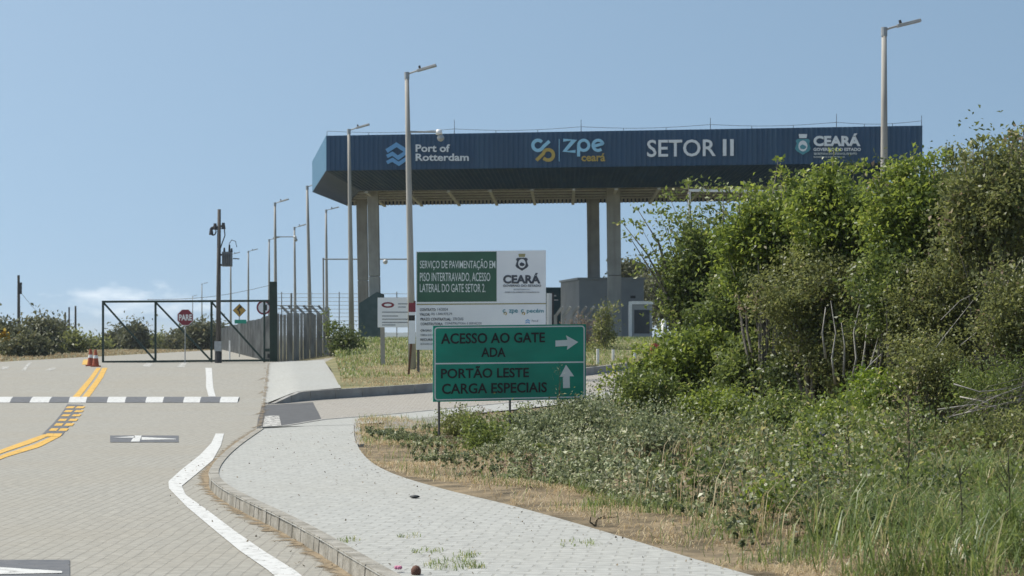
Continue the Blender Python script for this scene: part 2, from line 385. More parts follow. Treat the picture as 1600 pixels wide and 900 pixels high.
kerb_px = [(640,925),(600,900),(545,868),(485,832),(430,803),(382,781),(345,762),(326,746),(326,732),(342,712),(364,694),(388,678),(402,669)]
kerb_w = [Vector((1.2, 4, 0)), Vector((.2, 9.5, 0))] + pxs(kerb_px, .15)
kerb_w = smooth_pl(kerb_w, 2)
inner_px = [(1320,940),(1200,907),(1100,879),(1000,848),(900,818),(800,790),(700,767),(620,744),(580,724),(562,704),(553,684),(553,662)]
inner_w = [Vector((6.4, 4, 0)), Vector((4.0, 10, 0))] + pxs(inner_px, .13)
inner_w = smooth_pl(inner_w, 2)
struct(strip('sidewalk', kerb_w, inner_w, 130, 12, .135, M['walk']))
low_a = pxs([(402,669),(440,667),(500,657),(590,650),(700,639),(830,626),(940,613),(1060,598)], .12)
low_b = pxs([(553,665),(560,664),(590,662),(640,657),(700,651),(830,638),(940,624),(1060,608)], .12)
struct(strip('sidewalk_branch', low_a, low_b, 70, 4, .139, M['walk']))

def kerb(name, pl, width, top, m, block=1.0, gap=.012, side=1, bot=-.05):
    pts = res(pl, max(2, int(sum((b-a).length for a, b in zip(pl, pl[1:]))/(block/4)))); b = MB()
    for i in range(len(pts)-1):
        p, q = pts[i], pts[i+1]; d = (q-p); d.z = 0; d.normalize(); nn = Vector((d.y, -d.x, 0))*side
        dp = pts[i+1]-pts[max(0, i-1)]; dq = pts[min(i+2, len(pts)-1)]-pts[i]
        n1 = Vector((dp.y, -dp.x, 0)).normalized()*side; n2 = Vector((dq.y, -dq.x, 0)).normalized()*side
        j = random.uniform(-.006, .006); jt = random.uniform(-.008, .008) if i % 4 == 0 else 0
        a0 = p + d*(gap if i % 4 == 0 else 0); a1 = q - d*(gap if i % 4 == 3 else 0)
        tp = (top(i/(len(pts)-1)) if callable(top) else top); tq = (top((i+1)/(len(pts)-1)) if callable(top) else top)
        zb0, zb1 = zg(p.x, p.y)+bot, zg(q.x, q.y)+bot
        pts8 = [(a0 - n1*j, zb0), (a1 - n2*j, zb1), (a1 + n2*width, zb1), (a0 + n1*width, zb0)]
        up = [(a0 - n1*(j-.012), zg(p.x, p.y)+tp), (a1 - n2*(j-.012), zg(q.x, q.y)+tq), (a1 + n2*width, zg(q.x, q.y)+tq), (a0 + n1*width, zg(p.x, p.y)+tp)]
        b.hexa([Vector((v.x, v.y, z)) for v, z in pts8] + [Vector((v.x, v.y, z)) for v, z in up])
    return b.build(name, m)
struct(kerb('kerb', kerb_w, .13, .15, M['kerb'], 1.0))
struct(kerb('branch_kerb', low_a, .12, .15, M['farkerb'], 1.0))
struct(kerb('edging', [Vector(p) for p in inner_w[-9:]], .12, .155, M['farkerb'], .8))

# verge to the right of the sidewalk
def bumps(x, y): return .05*math.sin(x*1.7+y*.9)+.04*math.sin(x*.6-y*1.3+1)+.03*math.sin(x*2.9+2+y*2.1)
inl = [p + Vector((-.15, 0, 0)) for p in inner_w] + [Vector(p) for p in low_b[3:]]
right_edge = [Vector((45, 2, 0)), Vector((45, 62, 0))]
struct(strip('verge', inl, right_edge, 150, 90, lambda x, y, u, t: .105 + ss(0, .06, u)*(.06+bumps(x, y)), M['soil']))
struct(strip('gravel_patch', pxs([(600,660),(640,657),(690,652),(730,648)], .13), pxs([(600,672),(640,672),(690,668),(730,664)], .13), 14, 4, .165, M['gravel']))
# access road and the raised far verge
fk_px = [(412,632),(440,630),(470,626),(560,620),(680,612),(800,600),(915,586),(1010,574),(1120,560)]
fk = smooth_pl(pxs(fk_px), 1)
acc_b = pxs([(402,674),(440,670),(500,661),(590,654),(700,643),(830,630),(940,617),(1060,602)])
struct(strip('access_road', fk, acc_b, 60, 10, .004, M['access']))
_fkr = res(fk, 200)
def lift(t):
    p = _fkr[min(199, int(t*199))]; return .25*min(1, max(0, (CX+F*p.x/p.y-418)/42))
struct(kerb('far_kerb', fk, .14, lambda t: .024+lift(t), M['farkerb'], 1.2))
fv_near = [p + Vector((0, .12, 0)) for p in fk]
fw_l = pxs([(409,631),(411,610),(414,585),(417,567)]); fw_r = pxs([(533,620),(527,603),(516,585),(506,566)])
struct(strip('far_sidewalk', fw_l, fw_r, 30, 14, lambda x, y, u, t: .02+.25*min(1, max(0, (u*124-9)/42))*(1-.7*t), M['walk']))
fv_l = pxs([(425,628),(470,624),(520,620),(560,618),(680,610),(800,598),(915,584),(1010,572),(1120,558)])
far_line = [Vector((-9.5, 91, 0)), Vector((-9, 100, 0)), Vector((10, 106, 0)), Vector((30, 108, 0))]
fv_near = pxs([(533,621)]) + [p for p in fv_near if CX+F*p.x/p.y > 540]
struct(strip('far_verge', fv_near, res([G(507, 566.5), Vector((-7, 118, 0)), Vector((28, 118, 0))], 40), 60, 50,
             lambda x, y, u, t: .004+.25*(1-ss(.5, 1, u))*(1-.75*ss(85, 90, y)*(1-ss(.0, .1, t)))+(.03*bumps(x, y) if u > .05 else 0), M['far_verge']))

# ------------------------------------------------------------------ painted markings
def paint(name, a, b, m, off=.008, n=20, k=2): return struct(strip(name, pxs(a), pxs(b), n, k, off, m))
def ribbon(name, line, wpx, m, off=.008, n=40):  # a painted line of real width along ground pixels
    c = smooth_pl(pxs(line), 2); c = res(c, n); A, B = [], []
    for i, p in enumerate(c):
        d = c[min(i+1, n-1)]-c[max(i-1, 0)]; q = Vector((d.y, -d.x, 0)).normalized()*wpx/2; A.append(p-q); B.append(p+q)
    return struct(strip(name, A, B, n, 2, off, m))
HUMP = lambda y: 0
paint('edge_line', [(455,925),(420,893),(375,862),(330,825),(292,793),(264,764),(263,753),(284,734),(312,712),(330,693),(337,678)],
      [(500,925),(462,893),(412,862),(366,830),(324,798),(290,774),(284,760),(306,742),(332,720),(345,697),(350,678)], M['white_paint'], n=90)
paint('edge_line', [(321,575),(322,590),(322,605),(326,620)], [(331,575),(332,590),(333,605),(337,620)], M['white_paint'])
ya = [(-60,733),(-20,719),(10,706),(50,691),(70,680)]; yb = [(-60,739),(-20,725),(10,713),(53,698),(78,683)]
paint('centre_line', [(-60,726),(-20,712),(10,700),(46,687),(69,679)], [(-60,732),(-20,717.5),(10,706),(52,692),(80,680)], M['yellow_paint'])
paint('centre_line', [(-60,736),(-20,721.5),(10,709),(55,694.5),(84,681)], [(-60,742),(-20,727),(10,714.5),(62,699),(95,682)], M['yellow_paint'])
paint('centre_line_base', [(66,679),(84,661),(96,646),(105,632)], [(97,681),(110,663),(121,648),(130,633)], M['black_paint'], .008)
dl = [(69,678,78,683),(76,670,88,674),(84,662,97,666),(90,655,103,658.5),(95,648,108,651),(99,641.5,112,644.5),(102,635.5,114,638.5)]
for x0, y0, x1, y1 in dl:
    for dx, wd in ((0, 12), (x1-x0+3, 13)):
        struct(strip('centre_dash', pxs([(x0+dx, y1), (x0+dx+4, y0)]), pxs([(x0+dx+wd, y1), (x0+dx+wd+3.5, y0)]), 6, 2, .012, M['yellow_paint']))
paint('centre_line', [(113,621),(126,606),(140,590),(151,575)], [(124,621),(136,606),(148,590),(158,575)], M['yellow_paint'])
paint('centre_line', [(128,621),(140,606),(152,590),(160,575)], [(139,621),(150,606),(161,590),(168,575)], M['yellow_paint'])
paint('centre_line', [(128,570),(131,562)], [(136,570),(139,562)], M['yellow_paint'])
# raised crossing with alternating white and dark blocks
blocks = [(-170,-138,0),(-138,-106,1),(-106,-76,0),(-76,-46,1),(-46,-16,0),(-16,15,1),(15,46,0),(46,76,1),(76,107,0),(107,134,1),(134,167,0),(167,195,1),(195,227,0),(227,254,1),(254,286,0),(286,312,1),(312,343,0),(343,371,1)]
hz0 = G(100, 629.5).y; hz1 = G(100, 620.5).y
def hump_off(x, y, u, t): return .010 + .035*math.sin(math.pi*min(1, max(0, (y-hz0)/(hz1-hz0))))
for x0, x1, wh in blocks:
    A = [Vector(((x0+(6 if x0 < 100 else 3)-CX)*hz1/F, hz1, 0)), Vector(((x0-CX)*hz0/F, hz0, 0))]; B = [Vector(((x1+(6 if x1 < 100 else 3)-CX)*hz1/F, hz1, 0)), Vector(((x1-CX)*hz0/F, hz0, 0))]
    struct(strip('crossing_block', A, B, 12, 3, hump_off, M['white_paint'] if wh else M['black_paint']))
def arrow_mark(x0, x1, y0, y1, sk=0):
    c = [G(x0, y1), G(x1+sk, y1), G(x1, y0), G(x0+sk, y0)]
    q = lambda u, v: (c[0].lerp(c[1], u)).lerp(c[3].lerp(c[2], u), v)
    struct(strip('arrow_field', [q(0,0), q(0,1)], [q(1,0), q(1,1)], 8, 4, .008, M['black_paint']))
    b = MB()
    for poly in ([(.03,.62),(.36,.62),(.36,.86)], [(.30,.05),(.43,.05),(.46,.95),(.36,.95)], [(.46,.30),(.96,.38),(.96,.46),(.46,.72)]):
        b.poly([(v.x, v.y, zg(v.x, v.y)+.013) for v in [q(*k) for k in poly]])
    struct(b.build('road_arrow', M['white_paint']))
arrow_mark(172, 279, 681, 691.5, 0)
arrow_mark(-190, 109, 876, 912, 0)
paint('dark_apron', [(401,673),(403,655),(409,634)], [(504,660),(498,646),(489,629)], M['asphalt'], .012, 14, 8)
paint('apron_mark', [(410,670),(414,651)], [(440,668),(436,650)], M['worn_white'], .017, 8, 4)
for a, b in (([(0,577),(4,573)],[(12,577),(14,573)]), ([(34,579),(46,566)],[(40,579),(50,566)]), ([(70,579),(80,575)],[(82,579),(88,575)]),
             ([(222,572),(230,567)],[(232,574),(240,569)]), ([(276,574),(284,567)],[(288,574),(292,567)])):
    paint('faint_line', a, b, M['worn_white'], .008, 6, 1)
# sandy dirt gathered in the gutter and along the left edge of the far sidewalk
def blotch(name, cx, cy, rx, ry, m, off, seed, n=26):
    r = random.Random(seed); c = G(cx, cy); b = MB(); k0 = F/c.y
    yv = c.y - G(cx, cy+ry).y
    ring = []
    for i in range(n):
        a = 2*math.pi*i/n; q = .65+.5*r.random(); x, y = c.x+rx/k0*q*math.cos(a), c.y+yv*q*math.sin(a); ring.append((x, y, zg(x, y)+off))
    b.v.append((c.x, c.y, c.z+off)); b.v += ring
    for i in range(n): b.f.append((0, 1+i, 1+(i+1) % n))
    o = b.build(name, m); at = o.data.attributes.new('fade', 'FLOAT', 'POINT'); at.data.foreach_set('value', [1.0]+[0.0]*n)
    return struct(o)
struct(strip('gutter_sand', pxs([(420,672),(392,685),(366,702),(345,725),(332,738),(338,760),(362,778),(402,799),(450,826),(500,856),(560,895),(590,925)]),
    pxs([(385,668),(360,685),(340,702),(312,725),(297,742),(300,765),(325,792),(360,815),(405,840),(452,868),(495,900),(520,925)]), 90, 6, .005, M['dirt'], lambda u, t: 1-abs(u-.30)*1.75))
struct(strip('gutter_sand', pxs([(400,668),(406,640),(410,610),(413,585),(416,568)]), pxs([(415,668),(418,640),(421,610),(423,585),(425,568)]), 40, 4, .035, M['dirt'], lambda u, t: .72-abs(u-.4)*1.3))
for i, (x, y, rx, ry) in enumerate([(352,778,22,5),(385,800,30,7),(430,828,36,8),(470,850,34,9),(330,758,10,4),(520,884,34,10),(392,690,10,5),(368,712,9,5),
                                    (412,612,5,7),(414,590,4,9),(408,645,4,8),(398,668,6,4),(417,575,6,3)]):
    blotch('gutter_sand', x, y, rx, ry, M['dirt'], .006+.0006*i, i)

# ------------------------------------------------------------------ lettering
def text_mesh(body, bold=0.0):
    cu = bpy.data.curves.new('t', 'FONT'); cu.body = body; cu.offset = bold; cu.resolution_u = 3
    o = bpy.data.objects.new('t', cu); COL.objects.link(o)
    dg = bpy.context.evaluated_depsgraph_get(); me = bpy.data.meshes.new_from_object(o.evaluated_get(dg))
    v = np.array([p.co[:] for p in me.vertices]); f = [tuple(p.vertices) for p in me.polygons]
    bpy.data.objects.remove(o); bpy.data.curves.remove(cu); bpy.data.meshes.remove(me)
    v = v[:, :2]; lo, hi = v.min(0), v.max(0); return (v-lo)/(hi-lo), f
class Plane:                                     # an upright face through two ground-plan points
    def __init__(s, a, b):
        s.a = Vector(a); u = Vector(b)-s.a; u.z = 0; s.u = u.normalized(); s.n = Vector((s.u.y, -s.u.x, 0)) # towards the viewer
    def at(s, px, py, out=0.0):
        d = Vector(((px-CX)/F, 1, (Y0-py)/F)); a = s.a + s.n*out
        t = (a-Vector((0,0,H))).dot(s.n)/d.dot(s.n); return Vector((0,0,H))+d*t
    def text(s, parent, body, x0, y0, x1, y1, m, out, bold=0.0, name='lettering', y0r=None, y1r=None):
        v, f = text_mesh(body, bold); o, e = s.at(x0, y1, out), s.at(x1, y1 if y1r is None else y1r, out)
        top, tr = s.at(x0, y0, out), s.at(x1, y0 if y0r is None else y0r, out); b = MB()
        for q in v:
            p = o.lerp(e, q[0]); t = top.lerp(tr, q[0]); b.v.append(tuple(p.lerp(t, q[1])))
        b.f = f
        ob = b.build(name, m, parent)
        sol = ob.modifiers.new('thickness', 'SOLIDIFY'); sol.thickness = max(.004, out*.5); sol.offset = 0
        return ob
    def rect(s, b, x0, y0, x1, y1, out, back, y0r=None, y1r=None):
        p = [s.at(x0, y1, out), s.at(x1, y1 if y1r is None else y1r, out), s.at(x1, y0 if y0r is None else y0r, out), s.at(x0, y0, out)]
        k = s.n*back; return b.hexa([q-k for q in p]+p)
    def shape(s, b, pts, out, back):
        p = [s.at(x, y, out) for x, y in pts]; k = s.n*back; n = len(p)
        b.poly(p); b.poly([q-k for q in reversed(p)])
        for i in range(n): b.quad(p[i], p[(i+1) % n], p[(i+1) % n]-k, p[i]-k)
        return b
    def stroke(s, b, pts, wpx, out, back, n=1, closed=False):   # thick polyline
        pts = [Vector((x, y, 0)) for x, y in pts]; Lf, Rt = [], []
        for i, p in enumerate(pts):
            if closed: d = pts[(i+1) % len(pts)]-pts[i-1]
            else: d = pts[min(i+1, len(pts)-1)]-pts[max(i-1, 0)]
            q = Vector((-d.y, d.x, 0)).normalized()*wpx/2
            if 0 < i < len(pts)-1:
                d1 = (p-pts[i-1]).normalized(); q = q/max(.5, abs(Vector((-d1.y, d1.x, 0)).dot(q.normalized())))
            Lf.append(p+q); Rt.append(p-q)
        rng_ = range(len(pts)) if closed else range(len(pts)-1)
        for i in rng_:
            j = (i+1) % len(pts)
            a = [s.at(k.x, k.y, out) for k in (Lf[i], Lf[j], Rt[j], Rt[i])]; k = s.n*back
            b.hexa([v-k for v in a]+a)
        return b
def arc(cx, cy, r, a0, a1, n=14): return [(cx+r*math.cos(R(a0+(a1-a0)*i/n)), cy-r*math.sin(R(a0+(a1-a0)*i/n))) for i in range(n+1)]

# ------------------------------------------------------------------ the gate canopy
A0 = Vector((-9.97, 110, 0)); A1 = Vector((21.0, 104.8, 0)); VD = Vector((-2.3, 16.0, 0))
U = (A1-A0).normalized(); LEN = (A1-A0).length; ZT, ZB, ZS = 12.83, 10.95, 9.98
can = thing('gate_canopy', 'big navy blue gate canopy with logos and SETOR II on concrete columns', 'canopy', (5.5, 115, zg(5.5, 115)))
def ribbed(a, b, zt, zb, ina, inb, n, out):       # ribbed sheet from top line a-b to a bottom line shifted by ina/inb
    m = MB(); a, b = Vector(a), Vector(b); d = (b-a); L_ = d.length; d.normalize(); nn = Vector((d.y, -d.x, 0))
    k = int(L_/.26); prof = [0, .45, .58, .87]
    us = sorted(set([0.0, 1.0]+[min(1, (i+p)/k) for i in range(k) for p in prof]))
    for u in us:
        fr = (u*k) % 1.0; h = out if .5 < fr < .9 else 0
        t = a.lerp(b, u); bt = (a+ina).lerp(b+inb, u)
        m.v.append(tuple(t+nn*h+Vector((0,0,zt)))); m.v.append(tuple(bt+nn*h+Vector((0,0,zb))))
    for i in range(len(us)-1): m.f.append((2*i, 2*i+1, 2*i+3, 2*i+2))
    return m
Z = Vector()
ribbed(A0, A1, ZT, ZB, Z, Z, 1, .025).build('fascia', M['navy'], can)
ribbed(A0+VD, A0, ZT, ZB, Z, Z, 1, .03).build('fascia', M['navy_lit'], can)['label'] = 'end fascia, sunlight painted in as a lighter blue'
ribbed(A1, A1+VD, ZT, ZB, Z, Z, 1, .03).build('fascia', M['navy'], can)
ribbed(A1+VD, A0+VD, ZT, ZB, Z, Z, 1, .03).build('fascia', M['navy'], can)
VN = VD.normalized(); i00 = U*2.0+VN*2.0; i10 = -U*2.0+VN*2.0; i01 = U*2.0-VN*2.0; i11 = -U*2.0-VN*2.0
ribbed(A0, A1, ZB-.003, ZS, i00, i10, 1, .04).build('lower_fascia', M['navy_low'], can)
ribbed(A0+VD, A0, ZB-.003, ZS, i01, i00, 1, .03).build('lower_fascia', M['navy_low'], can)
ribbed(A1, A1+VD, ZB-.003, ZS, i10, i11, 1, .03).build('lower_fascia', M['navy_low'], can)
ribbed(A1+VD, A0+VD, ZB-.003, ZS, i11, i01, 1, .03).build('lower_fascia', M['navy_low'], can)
up = lambda v, z: Vector((v.x, v.y, z))
c00, c10, c01, c11 = A0+i00, A1+i10, A0+VD+i01, A1+VD+i11
b = MB(); b.hexa([up(p, ZT-.5) for p in (A0+U*.1+VN*.1, A1-U*.1+VN*.1, A1+VD-U*.1-VN*.1, A0+VD+U*.1-VN*.1)]+[up(p, ZT-.35) for p in (A0+U*.1+VN*.1, A1-U*.1+VN*.1, A1+VD-U*.1-VN*.1, A0+VD+U*.1-VN*.1)])
b.build('roof', M['galv'], can)
b = MB(); k = 130                                 # ribbed soffit sheet whose far edge shows its corrugation
for i in range(k):
    p, q = c00.lerp(c10, i/k), c00.lerp(c10, (i+1)/k); p2, q2 = c01.lerp(c11, i/k), c01.lerp(c11, (i+1)/k)
    zz = ZS+.35 if i % 2 else ZS+.27; z2 = ZS+.27 if i % 2 else ZS+.35
    b.quad(up(p, zz), up(q, zz), up(q2, zz), up(p2, zz)); b.quad(up(q, zz), up(q, z2), up(q2, z2), up(q2, zz))
b.build('soffit', M['soffit'], can)
for t in (0.02, .19, .37, .55, .73, .91):
    b = MB(); b.beam(up(c00.lerp(c01, t), ZS+.20), up(c10.lerp(c11, t), ZS+.20), .16, .09); b.build('purlin', M['beam'], can)
for i in range(12):
    p = c00.lerp(c10, (i+.15)/12); q = c01.lerp(c11, (i+1.05)/12 if i < 11 else 1.0); b = MB(); b.beam(up(p, ZS-.07), up(q, ZS-.07), .16, .10); b.build('diagonal_brace', M['beam'], can)
b = MB(); k = 120
for i in range(k):
    p, q = c01.lerp(c11, i/k), c01.lerp(c11, (i+.55)/k); b.slab(up(p, ZS-.02), q-p, (0,0,.26), VN*.05)
b.build('edge_flashing', M['beam'], can)
for px, Y, wpx, dk in ((587,114.5,17,0),(569,122.5,16,0),(961,113,21,0),(929,121,19,0),(1345,111.5,21,0),(1300,119.5,19,0)):
    g = GZ(px, Y); wd = wpx*Y/F; b = MB(); ln = .018 if px < 700 else .012
    for z0, z1 in ((g.z-.2, 5.4), (5.42, ZS+.28)):
        o0 = Vector((-ln*(z0-g.z), 0, 0)); o1 = Vector((-ln*(z1-g.z), 0, 0))
        b.hexa([Vector((g.x, Y, z0))+o0+Vector((sx*wd/2, sy*.35, 0)) for sx, sy in ((-1,-1),(1,-1),(1,1),(-1,1))]+[Vector((g.x, Y, z1))+o1+Vector((sx*wd/2, sy*.35, 0)) for sx, sy in ((-1,-1),(1,-1),(1,1),(-1,1))])
    b.build('column', M['column'], can, bevel=.03)
FP = Plane(up(A0, 0), up(A1, 0))
# wave mark and port lettering
b = MB()
FP.stroke(b, [(604,236),(619.5,226),(634,235.5)], 6.5, .09, .04)
FP.stroke(b, [(604.5,244.5),(613,240),(622,246.5),(635,237.5)], 5.6, .09, .04)
FP.stroke(b, [(604.5,254),(613,249.5),(623,256),(635,248)], 5.6, .09, .04)
b.build('wave_emblem', M['letter_port'], can)
FP.text(can, 'Port of', 649.5, 225.5, 703, 237.5, M['letter_white'], .09, .022)
FP.text(can, 'Rotterdam', 649.5, 240, 732.5, 251.5, M['letter_white'], .09, .022)
# looped mark and zpe lettering
b = MB(); FP.stroke(b, arc(840.5,227,8,40,325)+[(846.5,232.5),(849,229),(858.5,220.5)], 5.2, .09, .04); b.build('loop_emblem', M['letter_blue'], can)
b = MB(); FP.stroke(b, [(838,250.5),(849,240)]+arc(856.5,242,8.2,140,-130)+[(849,247)], 5.2, .095, .04); b.build('loop_emblem', M['letter_gold'], can)
b = MB(); FP.rect(b, 873.2, 217, 874.2, 252, .08, .03); b.build('divider', M['letter_blue'], can)
b = MB(); FP.stroke(b, [(880,219),(897,219),(882,236.5),(899,236.5)], 4.6, .09, .04); FP.stroke(b, [(904,244.5),(904,227)], 4.8, .09, .04)
FP.stroke(b, arc(912,227,8,180,-180,20), 4.6, .092, .04)
FP.stroke(b, [(927.5,228.5),(942,224.5)]+arc(934.5,227,8,15,310,18), 4.6, .09, .04); b.build('lettering', M['letter_blue'], can)
FP.text(can, 'ceará', 908.5, 240.5, 945.5, 252, M['letter_gold'], .09, .02, y0r=239.5)
FP.text(can, 'SETOR', 1011, 218.5, 1118.5, 245.5, M['letter_white'], .09, .012, y0r=217.5, y1r=244)
FP.text(can, 'II', 1129.5, 217.5, 1146.5, 243.5, M['letter_white'], .09, .012)
def shield(pl, parent, cx, top, sc, m_out, m_in, m_crown, out):
    q = lambda l: [(cx+x*sc, top+y*sc) for x, y in l]
    bb = MB(); pl.shape(bb, q([(-9,8),(9,8),(12,11),(10,15),(13,24),(10,28),(0,34),(-10,28),(-13,24),(-10,15),(-12,11)]), out, .03); bb.build('emblem_shield', m_out, parent)
    bb = MB(); pl.shape(bb, [(cx+7.5*sc*math.cos(R(t)), top+sc*(19.5-9*math.sin(R(t)))) for t in range(0, 360, 24)], out+.012, .03); bb.build('emblem_disc', m_in, parent)
    bb = MB(); pl.shape(bb, q([(-7,0),(7,0),(6,6.5),(-6,6.5)]), out, .03); bb.build('emblem_crown', m_crown, parent)
    bb = MB(); pl.shape(bb, q([(-5,20),(-1,17),(4,19),(6,22),(2,25),(-4,24)]), out+.024, .03); bb.build('emblem_charge', m_out, parent)
shield(FP, can, 1254.5, 209.5, .95, M['teal'], M['letter_white'], M['letter_white'], .08)
FP.text(can, 'CEARÁ', 1271, 208.5, 1344.5, 228.5, M['letter_white'], .09, .045)
FP.text(can, 'GOVERNO DO ESTADO', 1271, 231, 1345, 236, M['letter_white'], .09, .03)
FP.text(can, 'SECRETARIA DO DESENVOLVIMENTO', 1271.5, 238.6, 1339, 241.8, M['board_text'], .09, .01)
FP.text(can, 'ECONÔMICO E DO TRABALHO', 1271.5, 243.5, 1320, 246.6, M['board_text'], .09, .01)
# lightning rods and their wire
rods = [(511,205),(710,187),(908,187),(1110,184),(1307,178),(1440,180)]
wire = []
for px, py in rods:
    p = FP.at(px, py, -.25); q = Vector((p.x, p.y, ZT-.2)); b = MB(); b.tube([q, p], [.022, .012], 5); b.build('lightning_rod', M['dark'], can)
    wire.append(Vector((p.x, p.y, ZT+.27)))
b = MB()
for p, q in zip(wire, wire[1:]):
    b.tube([p.lerp(q, t)+Vector((0,0,-.13*math.sin(math.pi*t))) for t in np.linspace(0, 1, 9)], .011, 4)
for p, q in zip(wire, wire[1:]):
    for t in (.33, .66): c = p.lerp(q, t); b.tube([up(c, ZT-.15), up(c, ZT+.16)], .014, 4)
b.build('lightning_wire', M['dark'], can)

# ------------------------------------------------------------------ street lamps
LH = 10.9
def make_lamp(label):
    t = thing('street_lamp', label, 'street lamp', (0,0,0), 'street lamps')
    b = MB(); b.tube([(0,0,-.3),(0,0,4),(0,0,8),(0,0,LH)], [.15,.125,.098,.075], 12); b.build('pole', M['concrete'], t, smooth=True)
    b = MB(); b.tube([(0,0,LH-.18),(0,0,LH+.08)], .095, 10); b.tube([(0,0,LH-.02),(.14,0,LH+.05),(.42,0,LH+.13)], .032, 8); b.build('arm', M['galv'], t)
    b = MB(); d = Vector((.97,0,.24)).normalized(); o = Vector((.38,0,LH+.12)); s = Vector((0,1,0)); n = Vector((-.24,0,.97)).normalized()
    b.hexa([o+d*x+s*y+n*z for z, wv in ((-.045,.8),(.045,.6)) for x, y in ((0,-.11*wv),(.72,-.15*wv),(.72,.15*wv),(0,.11*wv))]); b.build('lamp_head', M['lampgrey'], t, bevel=.01)
    b = MB(); c = o+d*.12+n*.05; b.tube([c, c+n*.10], [.045,.04], 8); b.build('photocell', M['dark'], t)
    return t
def lamp_at(px, pytop, h=LH):
    lo, hi = 30.0, 700.0
    for _ in range(50):
        m = (lo+hi)/2; X = (px-CX)*m/F
        if Y0-F*(zg(X, m)+h-H)/m < pytop: lo = m
        else: hi = m
    X = (px-CX)*lo/F; return Vector((X, lo, zg(X, lo)))
lamps = [(635.5,116,'tall concrete street lamp with camera arm, standing beside the construction billboard',1.1,-8,1),
         (545,204,'concrete street lamp in front of the canopy end, its pole crossing the navy fascia',.8,-10,1),
         (1381.5,47,'tallest-looking street lamp, rising out of the thicket at the right',.0,0,1),
         (429.5,318,'street lamp behind the dark green gate post, with long camera arm',.4,-20,1),
         (460,356,'street lamp behind the palisade, at the end of the camera arm',.5,-15,1),
         (480,292,'pole at the left end of the canopy, its lamp behind the end panel',1.2,0,1),
         (509.5,329,'street lamp seen under the canopy corner, left of the crossing pole',.4,0,1),
         (388,393,'distant street lamp between the transformer and the green gate post',0,0,1),
         (315.5,444,'small far street lamp just left of the wooden pole',0,0,1),
         (301,463,'farthest tiny street lamp above the red stop sign',0,0,1),
         (420.5,375,'far street lamp hidden low behind the green gate post',0,0,1),
         (360.5,398,'far lamp pole rising behind the pole-mounted transformer',0,0,1)]
proto = None
lamp_objs = []
for i, (px, py, lab, lean, yaw, sc) in enumerate(lamps):
    if proto is None: proto = make_lamp(lab); o = proto
    else: o = copy_tree(proto)
    o['label'] = lab; lamp_objs.append(o)
for o, (px, py, lab, lean, yaw, sc) in zip(lamp_objs, lamps):
    p = lamp_at(px, py); off = LH*math.sin(R(lean)); o.location = (p.x+off, p.y, p.z); o.rotation_euler = (0, -R(lean), R(yaw))
def camera_arm(px0, px1, py, Y, label, drop=.18, r=.035):
    a, c = P(px0, py, Y), P(px1, py, Y); t = thing('security_camera', label, 'security camera', a)
    b = MB(); b.tube([a, c], r, 8); b.build('arm', M['lampgrey'], t)
    b = MB(); b.tube([c+Vector((0,0,.08)), c+Vector((0,0,-.10))], [.10,.12], 12); b.build('housing', M['white'], t, smooth=True)
    b = MB(); b.ball(c+Vector((.06,0,-.22)), .13, 12, 8); b.build('dome', M['galv'], t, smooth=True)
    return t
pB = lamp_at(635.5, 116); camera_arm(640, 686, 206, pB.y, 'white dome camera on an arm from the lamp beside the billboard')
pD = lamp_at(429.5, 318); camera_arm(431, 461, 370, pD.y, 'camera on a long arm from the lamp behind the gate post')
t = thing('camera_mast', 'thin grey mast with a long horizontal arm and hanging camera left of the columns', 'mast', GZ(505, 128))
b = MB(); b.tube([GZ(506, 128), P(505, 403, 128)], .05, 6); b.build('pole', M['lampgrey'], t)
b = MB(); b.tube([P(504, 405, 128), P(636, 405, 128)], .045, 6); b.build('arm', M['lampgrey'], t)
b = MB(); b.ball(P(602, 409, 128), .16, 10, 6); b.build('dome', M['white'], t)
o = MB().tube([GZ(455, 120), P(455, 458, 120)], .06, 6).build('marker_post', M['lampgrey']); tag(o, 'short thin post behind the palisade between two lamp poles', 'post')

# ------------------------------------------------------------------ utility poles
g = G(341, 567); t = thing('utility_pole', 'weathered wooden utility pole in front of the gate, with transformer', 'utility pole', g)
Yp = g.y; b = MB(); b.tube([g-Vector((0,0,.3)), P(341.5, 450, Yp), P(342.5, 327, Yp)], [.11,.095,.07], 10); b.build('pole', M['wood'], t, smooth=True)
b = MB(); b.box(P(341.3, 541, Yp)-Vector((0,.06,0)), (.30,.22,.42)); b.build('meter_box', M['galv'], t)
b = MB(); b.tube([G(341, 567), P(341.2, 549, Yp)], .15, 10); b.build('base_sleeve', M['dark'], t)
b = MB(); b.beam(P(329, 357, Yp), P(351, 352, Yp), .08, .07); b.build('crossarm', M['dark'], t)
for px, py in ((330,360),(336,352),(349,351)):
    b = MB(); b.tube([P(px, py+7, Yp), P(px, py-3, Yp)], [.10,.06], 8); b.build('insulator', M['dark'], t)
b = MB(); b.tube([P(333+4.5*math.cos(a), 361+6.5*math.sin(a), Yp) for a in np.linspace(0, 6.2, 14)], .03, 5); b.build('cable_loop', M['dark'], t)
b = MB(); b.tube([P(350, 352, Yp), P(351.5, 368, Yp), P(347, 380, Yp), P(343, 392, Yp)], .025, 5); b.build('drop_cable', M['dark'], t)
b = MB(); b.box(P(355, 405, Yp), (.40,.42,.62)); [b.box(P(355+k*3.2, 406, Yp)-Vector((0,.24,0)), (.03,.08,.5)) for k in (-2,-1,0,1,2)]; tr = b.build('transformer', M['transformer'], t, bevel=.03)
for y in (398, 414): b = MB(); b.beam(P(343, y, Yp), P(350, y, Yp), .08); b.build('bracket', M['dark'], t)
